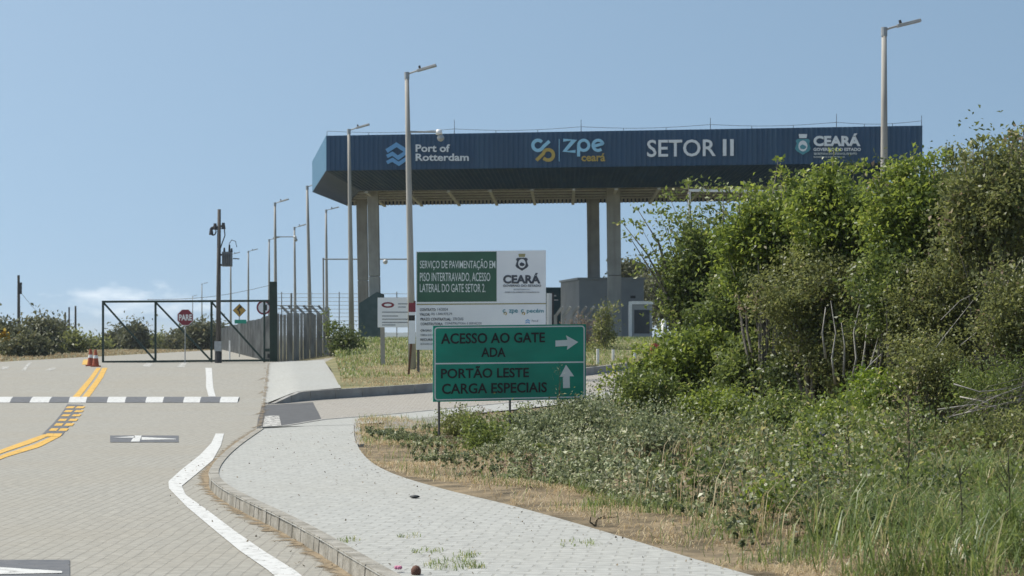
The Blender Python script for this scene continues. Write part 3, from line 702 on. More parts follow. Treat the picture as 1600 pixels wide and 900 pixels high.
for px, h in ((350.5,7),(358.5,12),(362,6)):
    b = MB(); b.tube([P(px, 394, Yp), P(px, 394-h, Yp)], [.05,.035], 8); b.build('bushing', M['dark'], tr)
b = MB(); b.tube([P(358, 381, Yp), P(362, 375, Yp), P(368, 377, Yp), P(370, 386, Yp)], .018, 5); b.build('jumper_wire', M['dark'], tr); b = MB(); b.tube([P(364, 404, Yp), P(374, 404.5, Yp)], .025, 5); b.build('jumper_wire', M['dark'], tr)
g = GZ(29.5, 150); t = thing('utility_pole', 'dark utility pole standing alone at the far left', 'utility pole', g)
b = MB(); b.tube([g, P(29, 430, 150)], [.14,.09], 8); b.build('pole', M['wood'], t)
b = MB(); b.box(P(31.5, 452, 150), (.22,.2,.7)); b.box(P(31, 443, 150), (.3,.15,.15)); b.build('switch_gear', M['dark'], t)
for px, py, Y, r, lab in ((118,478,215,.13,'rightmost of three weathered poles beyond the left shrubs'),(108,480,235,.12,'middle of three weathered poles beyond the left shrubs'),(102,488,260,.15,'leftmost of three weathered poles beyond the left shrubs')):
    o = MB().tube([GZ(px, Y), P(px, py, Y)], [r, r*.75], 8).build('utility_pole', M['wood']); tag(o, lab, 'utility pole', 'weathered poles at left')
o = MB()
for a, c, sag in ((P(31,455,150), P(90,497,240), .8), (P(90,497,240), P(112,500,240), .2)):
    o.tube([a.lerp(c, u)-Vector((0,0,sag*math.sin(math.pi*u))) for u in np.linspace(0, 1, 10)], .018, 4)
tag(o.build('overhead_wire', M['dark']), 'thin sagging wire running right from the far left pole', 'wire')
o = MB(); a, c = P(230, 468, 150), P(429, 444, 150)
o.tube([a.lerp(c, u)-Vector((0,0,.35*math.sin(math.pi*u))) for u in np.linspace(0, 1, 14)], .016, 4)
tag(o.build('overhead_wire', M['dark']), 'thin wire crossing the sky above the gate to the green post', 'wire')

# ------------------------------------------------------------------ swing gate, post, signs
gy = G(290, 566).y - .6
t = thing('swing_gate', 'long dark green tubular steel gate with diagonal braces', 'gate', P(290, 566, gy))
for x in (161, 243, 330.5, 413): b = MB(); b.beam(P(x, 566, gy), P(x, 470.5, gy), .085); b.build('upright', M['gate_green'], t)
b = MB(); b.beam(P(159.5, 471.5, gy-.003), P(421, 470, gy-.003), .09); b.build('rail', M['gate_green'], t)
b = MB(); b.beam(P(159.5, 565.5, gy-.003), P(421, 563, gy-.003), .09); b.build('rail', M['gate_green'], t)
for x0, x1 in ((161,243),(243,330.5),(330.5,413)): b = MB(); b.beam(P(x0+1, 473, gy+.02), P(x1-1, 563, gy+.02), .075); b.build('brace', M['gate_green'], t)
b = MB(); b.box(P(417, 547, gy-.06), (.24,.10,.13)); b.build('latch', M['gate_green'], t)
g = G(427, 565); t = thing('gate_post', 'thick dark green steel gate post next to the palisade', 'gate post', g)
b = MB(); b.hexa([P(x, 566, g.y+d) for x, d in ((421.5,-.1),(433.5,-.1),(433.5,.1),(421.5,.1))]+[P(x, 440, g.y+d) for x, d in ((421,-.1),(433,-.1),(433,.1),(421,.1))]); b.build('post', M['gate_green'], t, bevel=.01)
for y in (473, 556): b = MB(); b.box(P(420, y, g.y), (.10,.16,.18)); b.build('hinge', M['dark'], t)
def face(Y, px): a = Vector(((px-CX)*Y/F, Y, 0)); return Plane(a, a+Vector((1,0,0)))
# stop sign
Ys = gy-.45; fp = face(Ys, 289); t = thing('stop_sign', 'red octagonal PARE stop sign by the gate', 'road sign', GZ(289, Ys))
oc = lambda r: [(289.5+r*math.cos(R(22.5+45*k)), 496-r*math.sin(R(22.5+45*k))) for k in range(8)]
b = MB(); fp.shape(b, oc(13.6), 0, .012); b.build('sign_rim', M['sign_white'], t)
b = MB(); fp.shape(b, oc(12.9), .006, .005); b.build('sign_plate', M['sign_red'], t)
fp.text(t, 'PARE', 279.5, 491.2, 300, 500.8, M['sign_white'], .012, .03)
b = MB(); b.tube([GZ(289, Ys+.05)-Vector((0,0,.1)), P(289.5, 492, Ys+.05)], .022, 8); b.build('post', M['galv'], t)
# warning sign
Yw = 112; fp = face(Yw, 374); t = thing('warning_sign', 'yellow diamond warning sign beyond the gate', 'road sign', GZ(374, Yw))
dm = lambda r: [(374, 485-r), (374-r, 485), (374, 485+r), (374+r, 485)]
b = MB(); fp.shape(b, dm(10.5), 0, .012); b.build('sign_rim', M['sign_black'], t)
b = MB(); fp.shape(b, dm(9.6), .006, .005); b.build('sign_plate', M['amber'], t)
b = MB(); fp.stroke(b, [(374.5,491),(374.5,487),(371.5,484),(375.5,480)], 2, .012, .004); fp.shape(b, [(372,481),(376.5,476.5),(378,482)], .012, .004); b.build('winding_arrow', M['sign_black'], t)
b = MB(); fp.rect(b, 366.5, 499.5, 385, 505.5, 0, .012); b.build('lower_plate', M['sign_green'], t)
b = MB(); b.tube([GZ(374, Yw+.05), P(374, 490, Yw+.05)], .03, 8); b.build('post', M['galv'], t)
# prohibition sign
Yr = 93; fp = face(Yr, 412); t = thing('prohibition_sign', 'round white sign with red ring, half hidden by the gate post', 'road sign', GZ(412, Yr))
b = MB(); fp.shape(b, arc(412, 480.5, 11, 0, 345, 23), 0, .012); b.build('sign_plate', M['board_white'], t)
b = MB(); fp.stroke(b, arc(412, 480.5, 10, 0, 345, 23), 2.6, .008, .006, closed=True); b.build('red_ring', M['sign_red'], t)
b = MB(); fp.rect(b, 413, 476, 417, 485, .008, .006); b.build('pictogram', M['sign_black'], t)
b = MB(); b.tube([GZ(412, Yr+.05), P(412, 486, Yr+.05)], .03, 8); b.build('post', M['galv'], t)
o = MB().tube([GZ(359, 92), P(359, 532, 92)], .035, 8).build('marker_post', M['white']); tag(o, 'short white marker post right of the wooden pole', 'post')

# concrete palisade
t = thing('palisade_fence', 'grey concrete palisade fence with bent barbed-wire tops behind the gate post', 'fence', GZ(470, 91))
b = MB(); a, c = GZ(434, 90.5), GZ(512, 93.5); n = 15
def picket(b, p, wd, zt, dp=.11): b.box((p.x, p.y, (p.z-.1+zt)/2), (wd, dp, zt-p.z+.1))
for i in range(n):
    p = a.lerp(c, i/n); p.z = zg(p.x, p.y); picket(b, p, .12, P(0, 490+random.uniform(-1, 1.5), p.y).z)
b.build('pickets', M['palisade'], t)
b = MB(); a2, c2 = GZ(420, 92), GZ(345, 205); n = 80
for i in range(n):
    u = i/n; p = a2.lerp(c2, u); p.z = zg(p.x, p.y); picket(b, p, .17, p.z+1.98+random.uniform(-.04, .04), .9)
b.build('pickets', M['palisade'], t)['label'] = 'receding run of pickets seen through the gate'
for i in range(6):
    p = a.lerp(c, .25+.15*i); z = P(0, 490, p.y).z; b = MB(); b.beam((p.x, p.y-.12, zg(p.x, p.y)), (p.x, p.y-.12, z), .13); b.beam((p.x, p.y-.12, z-.06), (p.x-.42, p.y-.2, z+.36), .10); b.build('bent_post', M['palisade'], t)
p = GZ(512, 92.5); b = MB(); b.beam(p, P(511, 480, 92.5), .2, .2); b.build('end_post', M['concrete'], t)
b = MB()
for k in range(3):
    q = lambda f: a.lerp(c, f); z = P(0, 490, 92).z+.1+.12*k; b.tube([(q(.1).x-.1-.14*k, 91, z), (q(1).x-.1-.14*k, 93, z)], .012, 4)
b.build('barbed_wire', M['dark'], t)
# mesh fence behind (thin wires against the sky)
t = thing('wire_fence', 'tall thin wire mesh fence between the palisade and the columns', 'fence', GZ(560, 126))
b = MB()
for k in range(9): b.tube([P(432, 459+k*6, 126), P(648, 459+k*6, 126)], .014, 4)
b.build('wires', M['lampgrey'], t)
for px in (440, 486, 530, 575, 620):
    b = MB(); b.tube([GZ(px, 126), P(px, 456, 126)], .03, 6); b.build('post', M['lampgrey'], t)

# ------------------------------------------------------------------ boards
def board_plane(Y, x0, Y1, x1): return Plane(Vector(((x0-CX)*Y/F, Y, 0)), Vector(((x1-CX)*Y1/F, Y1, 0)))
Yb = 71.5; bp = board_plane(Yb, 650, Yb, 853)
t = thing('construction_billboard', 'large white and green works billboard with CEARÁ crest, behind the green sign', 'billboard', GZ(750, Yb))
b = MB(); bp.rect(b, 650, 393, 853, 546.5, 0, .04, y0r=391, y1r=547); b.build('panel', M['board_white'], t)
b = MB(); bp.rect(b, 651.5, 394, 776, 472, .004, .003, y0r=393, y1r=471); b.build('green_field', M['board_green'], t)
b = MB(); bp.rect(b, 651, 474.6, 853, 476.6, .004, .003, y0r=473.4, y1r=475.2); b.build('ochre_line', M['board_line'], t)
bp.text(t, 'SERVIÇO DE PAVIMENTAÇÃO EM', 656, 404.5, 774, 422, M['board_text'], .01, .004)
bp.text(t, 'PISO INTERTRAVADO, ACESSO', 656, 426, 766, 441.5, M['board_text'], .01, .004)
bp.text(t, 'LATERAL DO GATE SETOR 2.', 656, 443.5, 758.5, 456.5, M['board_text'], .01, .004)
shield(bp, t, 815.5, 396.5, .78, M['ink'], M['board_white'], M['board_line'], .006)
bp.text(t, 'CEARÁ', 786, 426.5, 844.5, 443.2, M['ink'], .01, .045)
bp.text(t, 'GOVERNO DO ESTADO', 786, 444.6, 845.5, 448.2, M['ink'], .01, .02)
bp.text(t, 'SECRETARIA DO', 802.5, 451.2, 828, 453.4, M['ink_grey'], .01)
bp.text(t, 'DESENVOLVIMENTO ECONÔMICO', 789, 455.2, 842.5, 457.6, M['ink'], .01)
for body, x0, y0, x1, y1, m in (('CONTRATO:',656,481.5,681,486,'ink'),('14/2024',683.5,481,700,485.6,'ink_grey'),('VALOR:',656,489,672,493.4,'ink'),('R$ 1.840.975,79',674,488.5,706.5,493,'ink_grey'),
        ('PRAZO CONTRATUAL:',657,496.5,705,501,'ink'),('270 DIAS',707.5,496,724,500.6,'ink_grey'),('CONSTRUTORA:',657,504,692,508.2,'ink'),('CONSTRUTORA E SERVIÇOS',695,503.5,752.5,507.8,'ink_grey'),
        ('ÓRGÃO:',657,514,675,518,'ink'),('OBRA DO ESTADO',657,521.8,690,525,'ink_grey'),('RECURSO:',657,528.8,680,532.6,'ink'),('ESTADO DO CEARÁ',657,535.5,692,538.8,'ink_grey')):
    bp.text(t, body, x0, y0, x1, y1, M[m], .008, .02)
for cx in (788, 816.5):
    b = MB(); bp.stroke(b, arc(cx, 486, 2, 40, 330, 8), 1.4, .006, .003); b.build('loop_emblem', M['teal'], t)
    b = MB(); bp.stroke(b, arc(cx+1.5, 490, 2, 220, -90, 8), 1.4, .006, .003); b.build('loop_emblem', M['letter_gold'], t)
bp.text(t, 'zpe', 795, 483.5, 809, 491, M['teal'], .008, .02); bp.text(t, 'pecém', 823, 482.5, 849.5, 490.5, M['teal'], .008, .02)
b = MB(); bp.stroke(b, [(821,502),(824.5,499.5),(828,502)], 1.6, .006, .003); bp.stroke(b, [(821,505),(824.5,503),(828,505)], 1.6, .006, .003); b.build('wave_emblem', M['letter_port'], t)
bp.text(t, 'Port of', 831, 499.5, 841, 503, M['ink_grey'], .008, .02)
for px, y in ((653.5,589),(752,590),(848,588)):
    q = G(px, y); b = MB(); b.beam((P(px,0,Yb).x, Yb+.09, zg(P(px,0,Yb).x, Yb)), P(px, 396, Yb+.09), .09); b.build('post', M['steel'], t)
# white leaning board edge behind the billboard
p0 = GZ(857, 76); b = MB(); q0, q1, q2, q3 = P(853.5, 560, 76), P(861, 560, 77.6), P(861.5, 458.5, 77.6), P(854, 458, 76); k_ = Vector((.06, .012, 0))
b.hexa([q0, q1, q1+k_, q0+k_, q3, q2, q2+k_, q3+k_])
t = thing('white_panel', 'narrow bright white panel edge sticking out right of the billboard', 'panel', p0)
b.build('panel', M['white'], t); b = MB(); b.beam(P(863.5, 562, 76.9), P(864, 457, 76.9), .08); b.build('post', M['dark'], t)
# small notice board
Yn = 77.5; np_ = board_plane(Yn, 590, Yn, 648)
t = thing('notice_board', 'small white notice board with red oval mark left of the billboard', 'notice board', GZ(618, Yn))
b = MB(); np_.rect(b, 590, 465, 648, 511.5, 0, .03); b.build('panel', M['board_white'], t)
b = MB(); np_.shape(b, [(606+10*math.cos(R(a)), 476.5-4.5*math.sin(R(a))) for a in range(0, 360, 20)], .006, .005); b.build('oval_mark', M['sign_red'], t)
b = MB(); np_.shape(b, [(606+6*math.cos(R(a)), 476.5-2*math.sin(R(a))) for a in range(0, 360, 20)], .010, .005); b.build('oval_mark', M['board_white'], t)
b = MB()
for x0, y, x1 in ((622,474,640),(622,479,634),(597,487,640),(597,493,622),(597,498,642),(597,503,640),(597,507,618)): np_.rect(b, x0, y, x1, y+1.5, .005, .004)
b.build('faded_text', M['ink_grey'], t)
b = MB(); b.beam(GZ(598.5, Yn+.14)-Vector((0,0,.1)), P(597, 468, Yn+.14), .16); b.build('post', M['concrete'], t)
b = MB(); b.beam(GZ(644, Yn+.14)-Vector((0,0,.1)), P(644, 468, Yn+.14), .12); b.build('post', M['steel'], t)
# striped marker on a rusty post, leaning
Ym = 69.5; mp_ = board_plane(Ym, 637, Ym, 652)
t = thing('striped_marker', 'red white and black marker plate on a rusty leaning post', 'marker', GZ(638, Ym))
b = MB(); b.beam(GZ(637.5, Ym+.05), P(648, 470, Ym+.05), .07); b.build('post', M['rust'], t)
b = MB(); mp_.rect(b, 638.5, 473, 649.5, 487.5, 0, .012); b.build('red_band', M['sign_red'], t)
b = MB(); mp_.rect(b, 638.5, 487.6, 649.5, 492.5, 0, .012); mp_.rect(b, 638.5, 501, 649, 537, .002, .012); b.build('white_band', M['board_white'], t)
b = MB(); mp_.rect(b, 638.5, 492.6, 648, 500.9, 0, .012); b.build('black_band', M['sign_black'], t)
b = MB()
for k in range(5): b.ball(GZ(657+k*1.4, Ym-.5)+Vector((0,0,.06+.02*(k % 2))), .05, 6, 4)
tag(b.build('rubble', M['rust']), 'little heap of brown rubble at the foot of the billboard post', 'rubble')

# green direction sign
Yg = 36.0; sp = board_plane(Yg, 677, 36.9, 916)
t = thing('direction_sign', 'green direction sign reading ACESSO AO GATE ADA on thin posts in the weeds', 'road sign', GZ(790, 36.3))
b = MB(); sp.rect(b, 676.8, 509, 915.5, 628, 0, .02, y0r=506.5, y1r=623.5); pn = b.build('panel', M['sign_green'], t)
b = MB(); q = lambda u, v: (679.8+(912.8-679.8)*u, (512+(509.5-512)*u)*(1-v)+(624.8+(620.2-624.8)*u)*v)
cor = []
for cu, cv, a0 in ((1,0,90),(0,0,180),(0,1,270),(1,1,0)):
    cx, cy = q(cu, cv); cx += 4 if cu == 0 else -4; cy += 4 if cv == 0 else -4
    cor += arc(cx, cy, 4, a0-90 if False else {90:0,180:90,270:180,0:270}[a0], {90:90,180:180,270:270,0:360}[a0], 4)
sp.stroke(b, cor, 1.9, .004, .003, closed=True)
sp.rect(b, 680.5, 567.2, 913, 569.4, .004, .003, y0r=564.6, y1r=566.8); b.build('border', M['sign_white'], t)
sp.text(t, 'ACESSO AO GATE', 689, 520.8, 851.5, 537.6, M['sign_black'], .006, .02, y0r=519.2, y1r=535)
sp.text(t, 'ADA', 752, 543, 790, 557.8, M['sign_black'], .006, .02)
sp.text(t, 'PORTÃO LESTE', 689, 572.5, 826.5, 591.5, M['sign_black'], .006, .02, y0r=571, y1r=589.5)
sp.text(t, 'CARGA ESPECIAIS', 690.5, 599.5, 854.5, 616, M['sign_black'], .006, .02, y0r=597, y1r=613)
b = MB(); sp.shape(b, [(868,532),(886.5,531),(884.5,524),(903.5,534.5),(886,546.5),(887,540.5),(868,541.5)], .005, .004); b.build('arrow', M['sign_white'], t)
b = MB(); sp.shape(b, [(880,606.5),(879.5,588.5),(874.5,589),(884.5,570),(897,588),(890,588),(890.5,606)], .005, .004); b.build('arrow', M['sign_white'], t)
for px, yy in ((686,36.05),(797,36.47),(906,36.88)):
    b = MB(); x = (px-CX)*yy/F; b.tube([(x, yy+.04, 0), (x-.01, yy+.04, P(0, 515, yy).z)], .021, 8); b.build('post', M['steel'], t)

# ------------------------------------------------------------------ buildings and kerb-side bits under the canopy
t = thing('gatehouse', 'low grey flat-roofed gatehouse behind the right canopy column', 'building', GZ(945, 117))
zt = P(0, 437, 116).z; zb = 1.5
b = MB(); l, r = (905-CX)*116/F, (1006-CX)*116/F; b.hexa([Vector((x, y, zb)) for x, y in ((l,116),(r,116),(r,122),(l-.9,122))]+[Vector((x, y, zt)) for x, y in ((l,116),(r,116),(r,122),(l-.9,122))]); b.build('wall', M['kiosk'], t)
b = MB(); b.hexa([Vector((x, y, zt)) for x, y in ((l-.1,115.9),(r+.1,115.9),(r+.1,122.1),(l-1,122.1))]+[Vector((x, y, zt+.12)) for x, y in ((l-.1,115.9),(r+.1,115.9),(r+.1,122.1),(l-1,122.1))]); b.build('roof', M['lampgrey'], t)
b = MB(); fp = face(115.98, 990); fp.rect(b, 985, 462, 993, 466, 0, .05); b.build('wall_lamp', M['dark'], t)
t = thing('guard_booth', 'small grey guard booth with dark window and white door frame', 'booth', GZ(1002, 108))
Yk = 108; fp = face(Yk, 1000); zg_ = zg(6.7, Yk)
b = MB(); fp.rect(b, 984, 476, 1019, 536, 0, 1.6); b.build('wall', M['kiosk'], t)
b = MB(); fp.rect(b, 991, 484, 1015, 521, .012, .02); b.build('window', M['glass'], t)
b = MB(); fp.rect(b, 982.5, 471, 987.5, 537, .05, .10); fp.rect(b, 987.6, 470.5, 1020.5, 475.5, .05, .10); b.build('door_frame', M['white'], t)
b = MB(); fp.rect(b, 962, 537, 1060, 541, .9, 1.0); o = struct(b.build('booth_kerb', M['farkerb']))
t = thing('container', 'dark teal container or shed between billboard and gatehouse', 'container', GZ(873, 124))
fp = face(124, 870); b = MB(); fp.rect(b, 845, 449, 892, 540, 0, 2.4); b.build('body', M['teal_wall'], t)
b = MB()
for k in range(6): fp.rect(b, 847+k*7.5, 452, 849+k*7.5, 538, .04, .03)
b.build('corrugation', M['teal_wall'], t)
b = MB(); fp.rect(b, 862, 461, 869, 463, .05, .01); fp.rect(b, 862, 468, 872, 469.5, .05, .01); b.build('faded_mark', M['board_white'], t)
# bollards
for px, py, Y, hh, lab in ((1037,526,104,0,'short white bollard right of the guard booth'),):
    pp = GZ(px, Y); b = MB(); b.tube([pp, P(px, 503, Y)], [.09,.13], 10); b.ball(P(px, 503, Y), .14, 10, 6); tag(b.build('bollard', M['white'], smooth=True), lab, 'bollard')
for i, (px, yb, yt) in enumerate(((934,580,545),(958,576,546),(992,572,548))):
    g = G(px, yb); b = MB(); b.tube([g, P(px, yt, g.y)], .055, 8)
    tag(b.build('marker_post', M['white']), ('nearest white marker post right of the green sign', 'middle white marker post right of the green sign', 'white marker post at the edge of the thicket')[i], 'post', 'white marker posts on the far kerb')
g = GZ(1024, 80); t = thing('red_barrier', 'red plastic barrier half hidden by leaves beside the access road', 'barrier', g)
b = MB(); pt = [P(x, y, 80) for x, y in ((1014,560),(1035,560),(1033,540),(1027,536),(1019,537))]; b.poly(pt); b.poly([p+Vector((0,.4,0)) for p in reversed(pt)])
for i in range(5): b.quad(pt[i], pt[(i+1) % 5], pt[(i+1) % 5]+Vector((0,.4,0)), pt[i]+Vector((0,.4,0)))
b.build('body', M['red'], t)
# white pipe portal over the hidden lane
t = thing('pipe_portal', 'white pipe portal showing above the thicket under the canopy', 'portal', GZ(1150, 84))
b = MB(); b.beam(P(1076, 297.5, 84), P(1232, 299.5, 84), .10); b.build('crossbar', M['white'], t)
for px in (1077, 1231): b = MB(); b.beam(GZ(px, 84), P(px, 298, 84)-Vector((0,0,.06)), .10); b.build('post', M['white'], t)
# traffic cones
cp = None
for i, (px, py, lab) in enumerate(((141.5,572,'left of two faded red-orange traffic cones at the end of the yellow line'),(149.5,573,'right of two faded red-orange traffic cones at the end of the yellow line'))):
    g = G(px, py)
    if cp is None:
        cp = thing('traffic_cone', lab, 'traffic cone', g, 'traffic cones'); o = cp
        b = MB(); b.box(g+Vector((0,0,.025)), (.34,.34,.05)); b.build('base', M['cone'], cp)
        b = MB(); b.tube([g+Vector((0,0,.05)), g+Vector((0,0,.68))], [.14,.045], 12); b.build('body', M['cone'], cp)
        b = MB(); b.tube([g+Vector((0,0,.34)), g+Vector((0,0,.46))], [.103,.082], 12); b.build('white_band', M['white'], cp)
    else: o = copy_tree(cp); o.location = g
    o['label'] = lab
# shade net round the left columns
t = thing('shade_net', 'dark green shade netting wrapped round the foot of the left columns', 'netting', GZ(577, 113))
b = MB(); pts = [(560,536),(594,536),(595,458),(589,456),(575,465),(561,474)]; pp = [P(x, y, 112.5) for x, y in pts]
b.poly(pp); b.poly([p+Vector((0,3.0,0)) for p in reversed(pp)])
for i in range(6): b.quad(pp[i], pp[(i+1) % 6], pp[(i+1) % 6]+Vector((0,3.0,0)), pp[i]+Vector((0,3.0,0)))
b.build('net', M['net'], t)
# far hills
b = MB(); n = 90
for i in range(n):
    x = -2200+i*45; h = 9+8*math.sin(i*.31)+5*math.sin(i*.83+1)+3*math.sin(i*1.9); h = max(1, h)*max(.25, 1-abs(i-22)/60)
    for y, hh in ((3000,-3),(3200,h),(3700,h*.8),(4200,-3)): b.v.append((x, y, 1+hh))
for i in range(n-1):
    for j in range(3): a = i*4+j; b.f.append((a, a+4, a+5, a+1))
struct(b.build('hills', M['hill'], smooth=True))

# ------------------------------------------------------------------ vegetation
def leaves(C, size, tint, asp=.55, up_bias=.5, fold=.25):
    """a bent four-cornered leaf at each point"""
    n = len(C); d = rng.normal(size=(n, 3)); d[:, 2] -= .25; d /= np.linalg.norm(d, axis=1)[:, None]
    nn = rng.normal(size=(n, 3)); nn[:, 2] += up_bias*2; s = np.cross(d, nn); s /= np.linalg.norm(s, axis=1)[:, None]+1e-9
    m = np.cross(s, d); size = size*(.6+.8*rng.random(n)); L_ = size[:, None]
    V = np.empty((n, 4, 3)); V[:, 0] = C-d*L_*.5; V[:, 2] = C+d*L_*.5-m*L_*fold*.5
    V[:, 1] = C+s*L_*asp*.5+m*L_*fold*.4; V[:, 3] = C-s*L_*asp*.5+m*L_*fold*.4
    return V.reshape(-1, 3), np.arange(n*4).reshape(-1, 4), np.repeat(tint, 4)
def blades(base, h, lean, wd, tint, segs=2):
    """tapered grass blades, each two quads"""
    n = len(base); a = rng.random(n)*2*np.pi; dx = np.stack([np.cos(a), np.sin(a), np.zeros(n)], 1); sx = np.stack([-np.sin(a), np.cos(a), np.zeros(n)], 1)
    up_ = np.array([0, 0, 1.0]); h = h[:, None]; ln = (lean*(.4+rng.random(n)))[:, None]; w_ = wd*(.6+.8*rng.random(n))[:, None]
    p0 = base; p1 = base+up_*h*.55+dx*h*ln*.3; p2 = base+up_*h*(1-.35*ln)+dx*h*ln
    V = np.stack([p0-sx*w_/2, p0+sx*w_/2, p1-sx*w_*.4, p1+sx*w_*.4, p2-sx*w_*.06, p2+sx*w_*.06], 1)
    i = np.arange(n)[:, None]*6; Q = np.concatenate([i+np.array([[0,1,3,2]]), i+np.array([[2,3,5,4]])], 0)
    return V.reshape(-1, 3), Q, np.repeat(tint, 6)
def clump_pts(cen, rad, ncl, per, cr, shell=.45, flat=.8):
    """leaf clumps through a lumpy ellipsoid"""
    d = rng.normal(size=(ncl, 3)); d /= np.linalg.norm(d, axis=1)[:, None]
    lob = rng.normal(size=(7, 3)); lob /= np.linalg.norm(lob, axis=1)[:, None]
    k = 0.74+.34*np.max(np.maximum(0, d@lob.T)**6*rng.uniform(.4, 1.0, 7), axis=1)
    r = (shell+(1-shell)*rng.random(ncl)**.6)*k
    spike = rng.random(ncl) < .13; k = np.where(spike, k*rng.uniform(1.12, 1.42, ncl), k); r = np.where(spike, k*.95, r)
    C = cen+d*r[:, None]*rad+rng.normal(size=(ncl, 3))*.10
    ct = rng.random(ncl); out = (d[:, 2]*.15)
    per_ = np.maximum(4, (per*rng.uniform(.35, 1.6, ncl)*np.where(spike, .35, 1)).astype(int)); idx = np.repeat(np.arange(ncl), per_)
    crr = cr*rng.uniform(.55, 1.4, ncl)*np.where(spike, .65, 1)
    pts = C[idx]+rng.normal(size=(len(idx), 3))*crr[idx][:, None]*np.array([1, 1, flat])
    tint = np.clip(.15+.55*ct[idx]+rng.normal(size=len(idx))*.16, 0, 1)
    return C, pts, tint
def limbs(b, base, targets, r0, sag=.2, n=7):
    base = Vector(base)
    for q in targets:
        q = Vector(q); m1 = base.lerp(q, .4)+Vector((random.uniform(-.12,.12), random.uniform(-.12,.12), (q-base).length*sag*.6)); m2 = base.lerp(q, .75)+Vector((random.uniform(-.1,.1), random.uniform(-.1,.1), (q-base).length*sag*.4))
        b.tube([base, base.lerp(m1, .6), m1, m2, q], [r0, r0*.8, r0*.6, r0*.4, r0*.15], n)
def tree(name, label, cat, px, py, rx, ry, Y, ncl, per, leaf, mt, cr=.2, group=None, base=None, shell=.45, asp=.55, depth=None, stems=9, r0=.045, extra=None, bark='bark', dead=0, trunk_h=.0):
    c = np.array(P(px, py, Y)); k = Y/F; X = (base if base is not None else px); X = (X-CX)*Y/F
    g = Vector((X, Y, zg(X, Y)+(.1 if Y < 60 else 0))); t = thing(name, label, cat, g, group)
    rad = np.array([rx*k, depth or max(rx*k*.8, .7), ry*k])
    if name.startswith(('thicket', 'climber')) and mt in ('leaf_a', 'leaf_b', 'leaf_c'): ncl, cr = int(ncl*.95), cr*.85
    C, pts, tint = clump_pts(c, rad, ncl, per, cr, shell)
    if extra is not None:
        for e in extra:                           # straggling sprays of leaves: (px, py, r, n)
            q = np.array(P(e[0], e[1], Y)); C = np.vstack([C, q]); pp = q+rng.normal(size=(e[3], 3))*e[2]*k*np.array([1, 1, .7]); pts = np.vstack([pts, pp]); tint = np.concatenate([tint, np.clip(rng.normal(.6, .2, e[3]), 0, 1)])
    keep = pts[:, 2] > g.z+.02; pts, tint = pts[keep], tint[keep]
    V, Q, T = leaves(pts, leaf, tint, asp); np_mesh('crown', V, Q, M[mt], t, T)
    b = MB(); gg = Vector((g.x, g.y, g.z-.1)); tops = [g+Vector((random.uniform(-.12,.12), random.uniform(-.12,.12), trunk_h+random.uniform(.1,.35))) for _ in range(3)]
    if trunk_h:
        tp = g+Vector((0, 0, trunk_h)); b.tube([gg, g.lerp(tp, .5), tp], [r0*2, r0*1.6, r0*1.3], 9); tops = [tp]
    else:
        for q in tops: b.tube([gg, q], [r0*1.2, r0], 7)
    order = rng.permutation(len(C)-(len(extra) if extra else 0))[:stems]; tg = [C[i] for i in order]
    if extra: tg += [C[-(i+1)] for i in range(len(extra))]
    for q in tg: limbs(b, random.choice(tops), [q], r0*random.uniform(.5, 1))
    b.build('trunk', M[bark], t, smooth=True)
    if dead:
        sel = rng.integers(0, len(C), dead); pp = np.repeat(C[sel], 14, 0)+rng.normal(size=(dead*14, 3))*cr*.7
        V, Q, T = leaves(pp, leaf*1.1, rng.random(len(pp)), .5); np_mesh('dead_leaves', V, Q, M['leaf_dead'], t, T)
    return t
GT = 'shrubs and trees of the right-hand thicket'
# back row: the dark mass behind
tree('thicket_tree', 'dark dense tree at the back of the thicket, under the SETOR II lettering', 'tree', 1200, 445, 105, 170, 44, 240, 120, .10, 'leaf_d', .26, GT, shell=.2)
tree('thicket_tree', 'dark green tree behind the lamp pole at the back of the thicket', 'tree', 1390, 450, 150, 205, 41, 380, 120, .10, 'leaf_d', .26, GT, dead=6, shell=.2)
tree('thicket_tree', 'dark tree at the right rim of the picture, deep in the thicket', 'tree', 1580, 440, 150, 230, 37, 380, 120, .09, 'leaf_d', .24, GT, shell=.2)
tree('thicket_tree', 'mid green tree bridging the climber and the lamp pole', 'tree', 1265, 380, 110, 100, 38.5, 190, 100, .09, 'leaf_b', .22, GT, shell=.2)
tree('thicket_tree', 'mid green tree between the lamp pole and the olive tree', 'tree', 1490, 350, 90, 120, 34.5, 200, 100, .08, 'leaf_c', .22, GT, shell=.2)
# crowns in view
tree('thicket_tree', 'loose leftmost tree of the thicket with sprays reaching towards the column', 'tree', 1090, 430, 62, 130, 42, 170, 90, .095, 'leaf_b', .19, GT, base=1110,
     extra=[(985,372,7,26),(1000,352,8,34),(972,348,6,18),(1010,395,9,36),(1028,372,11,50),(1030,328,9,36),(1045,305,8,40),(1075,285,6,20),(1000,418,8,24),(1022,425,8,32),(995,325,6,16),(1045,345,13,80),(1042,405,13,90),(1130,300,13,70),(1050,450,15,90),(1045,490,16,110),(1075,520,16,110)], shell=.15)
tree('climber_shrub', 'bright yellow-green climber heaped over the middle of the thicket', 'shrub', 1195, 385, 82, 100, 37.5, 190, 100, .095, 'leaf_a', .18, GT, base=1200,
     extra=[(1220,268,7,34),(1228,282,9,46),(1250,292,12,60),(1180,296,8,40),(1155,300,10,40),(1216,250,4,10),(1262,270,6,26)], shell=.3)
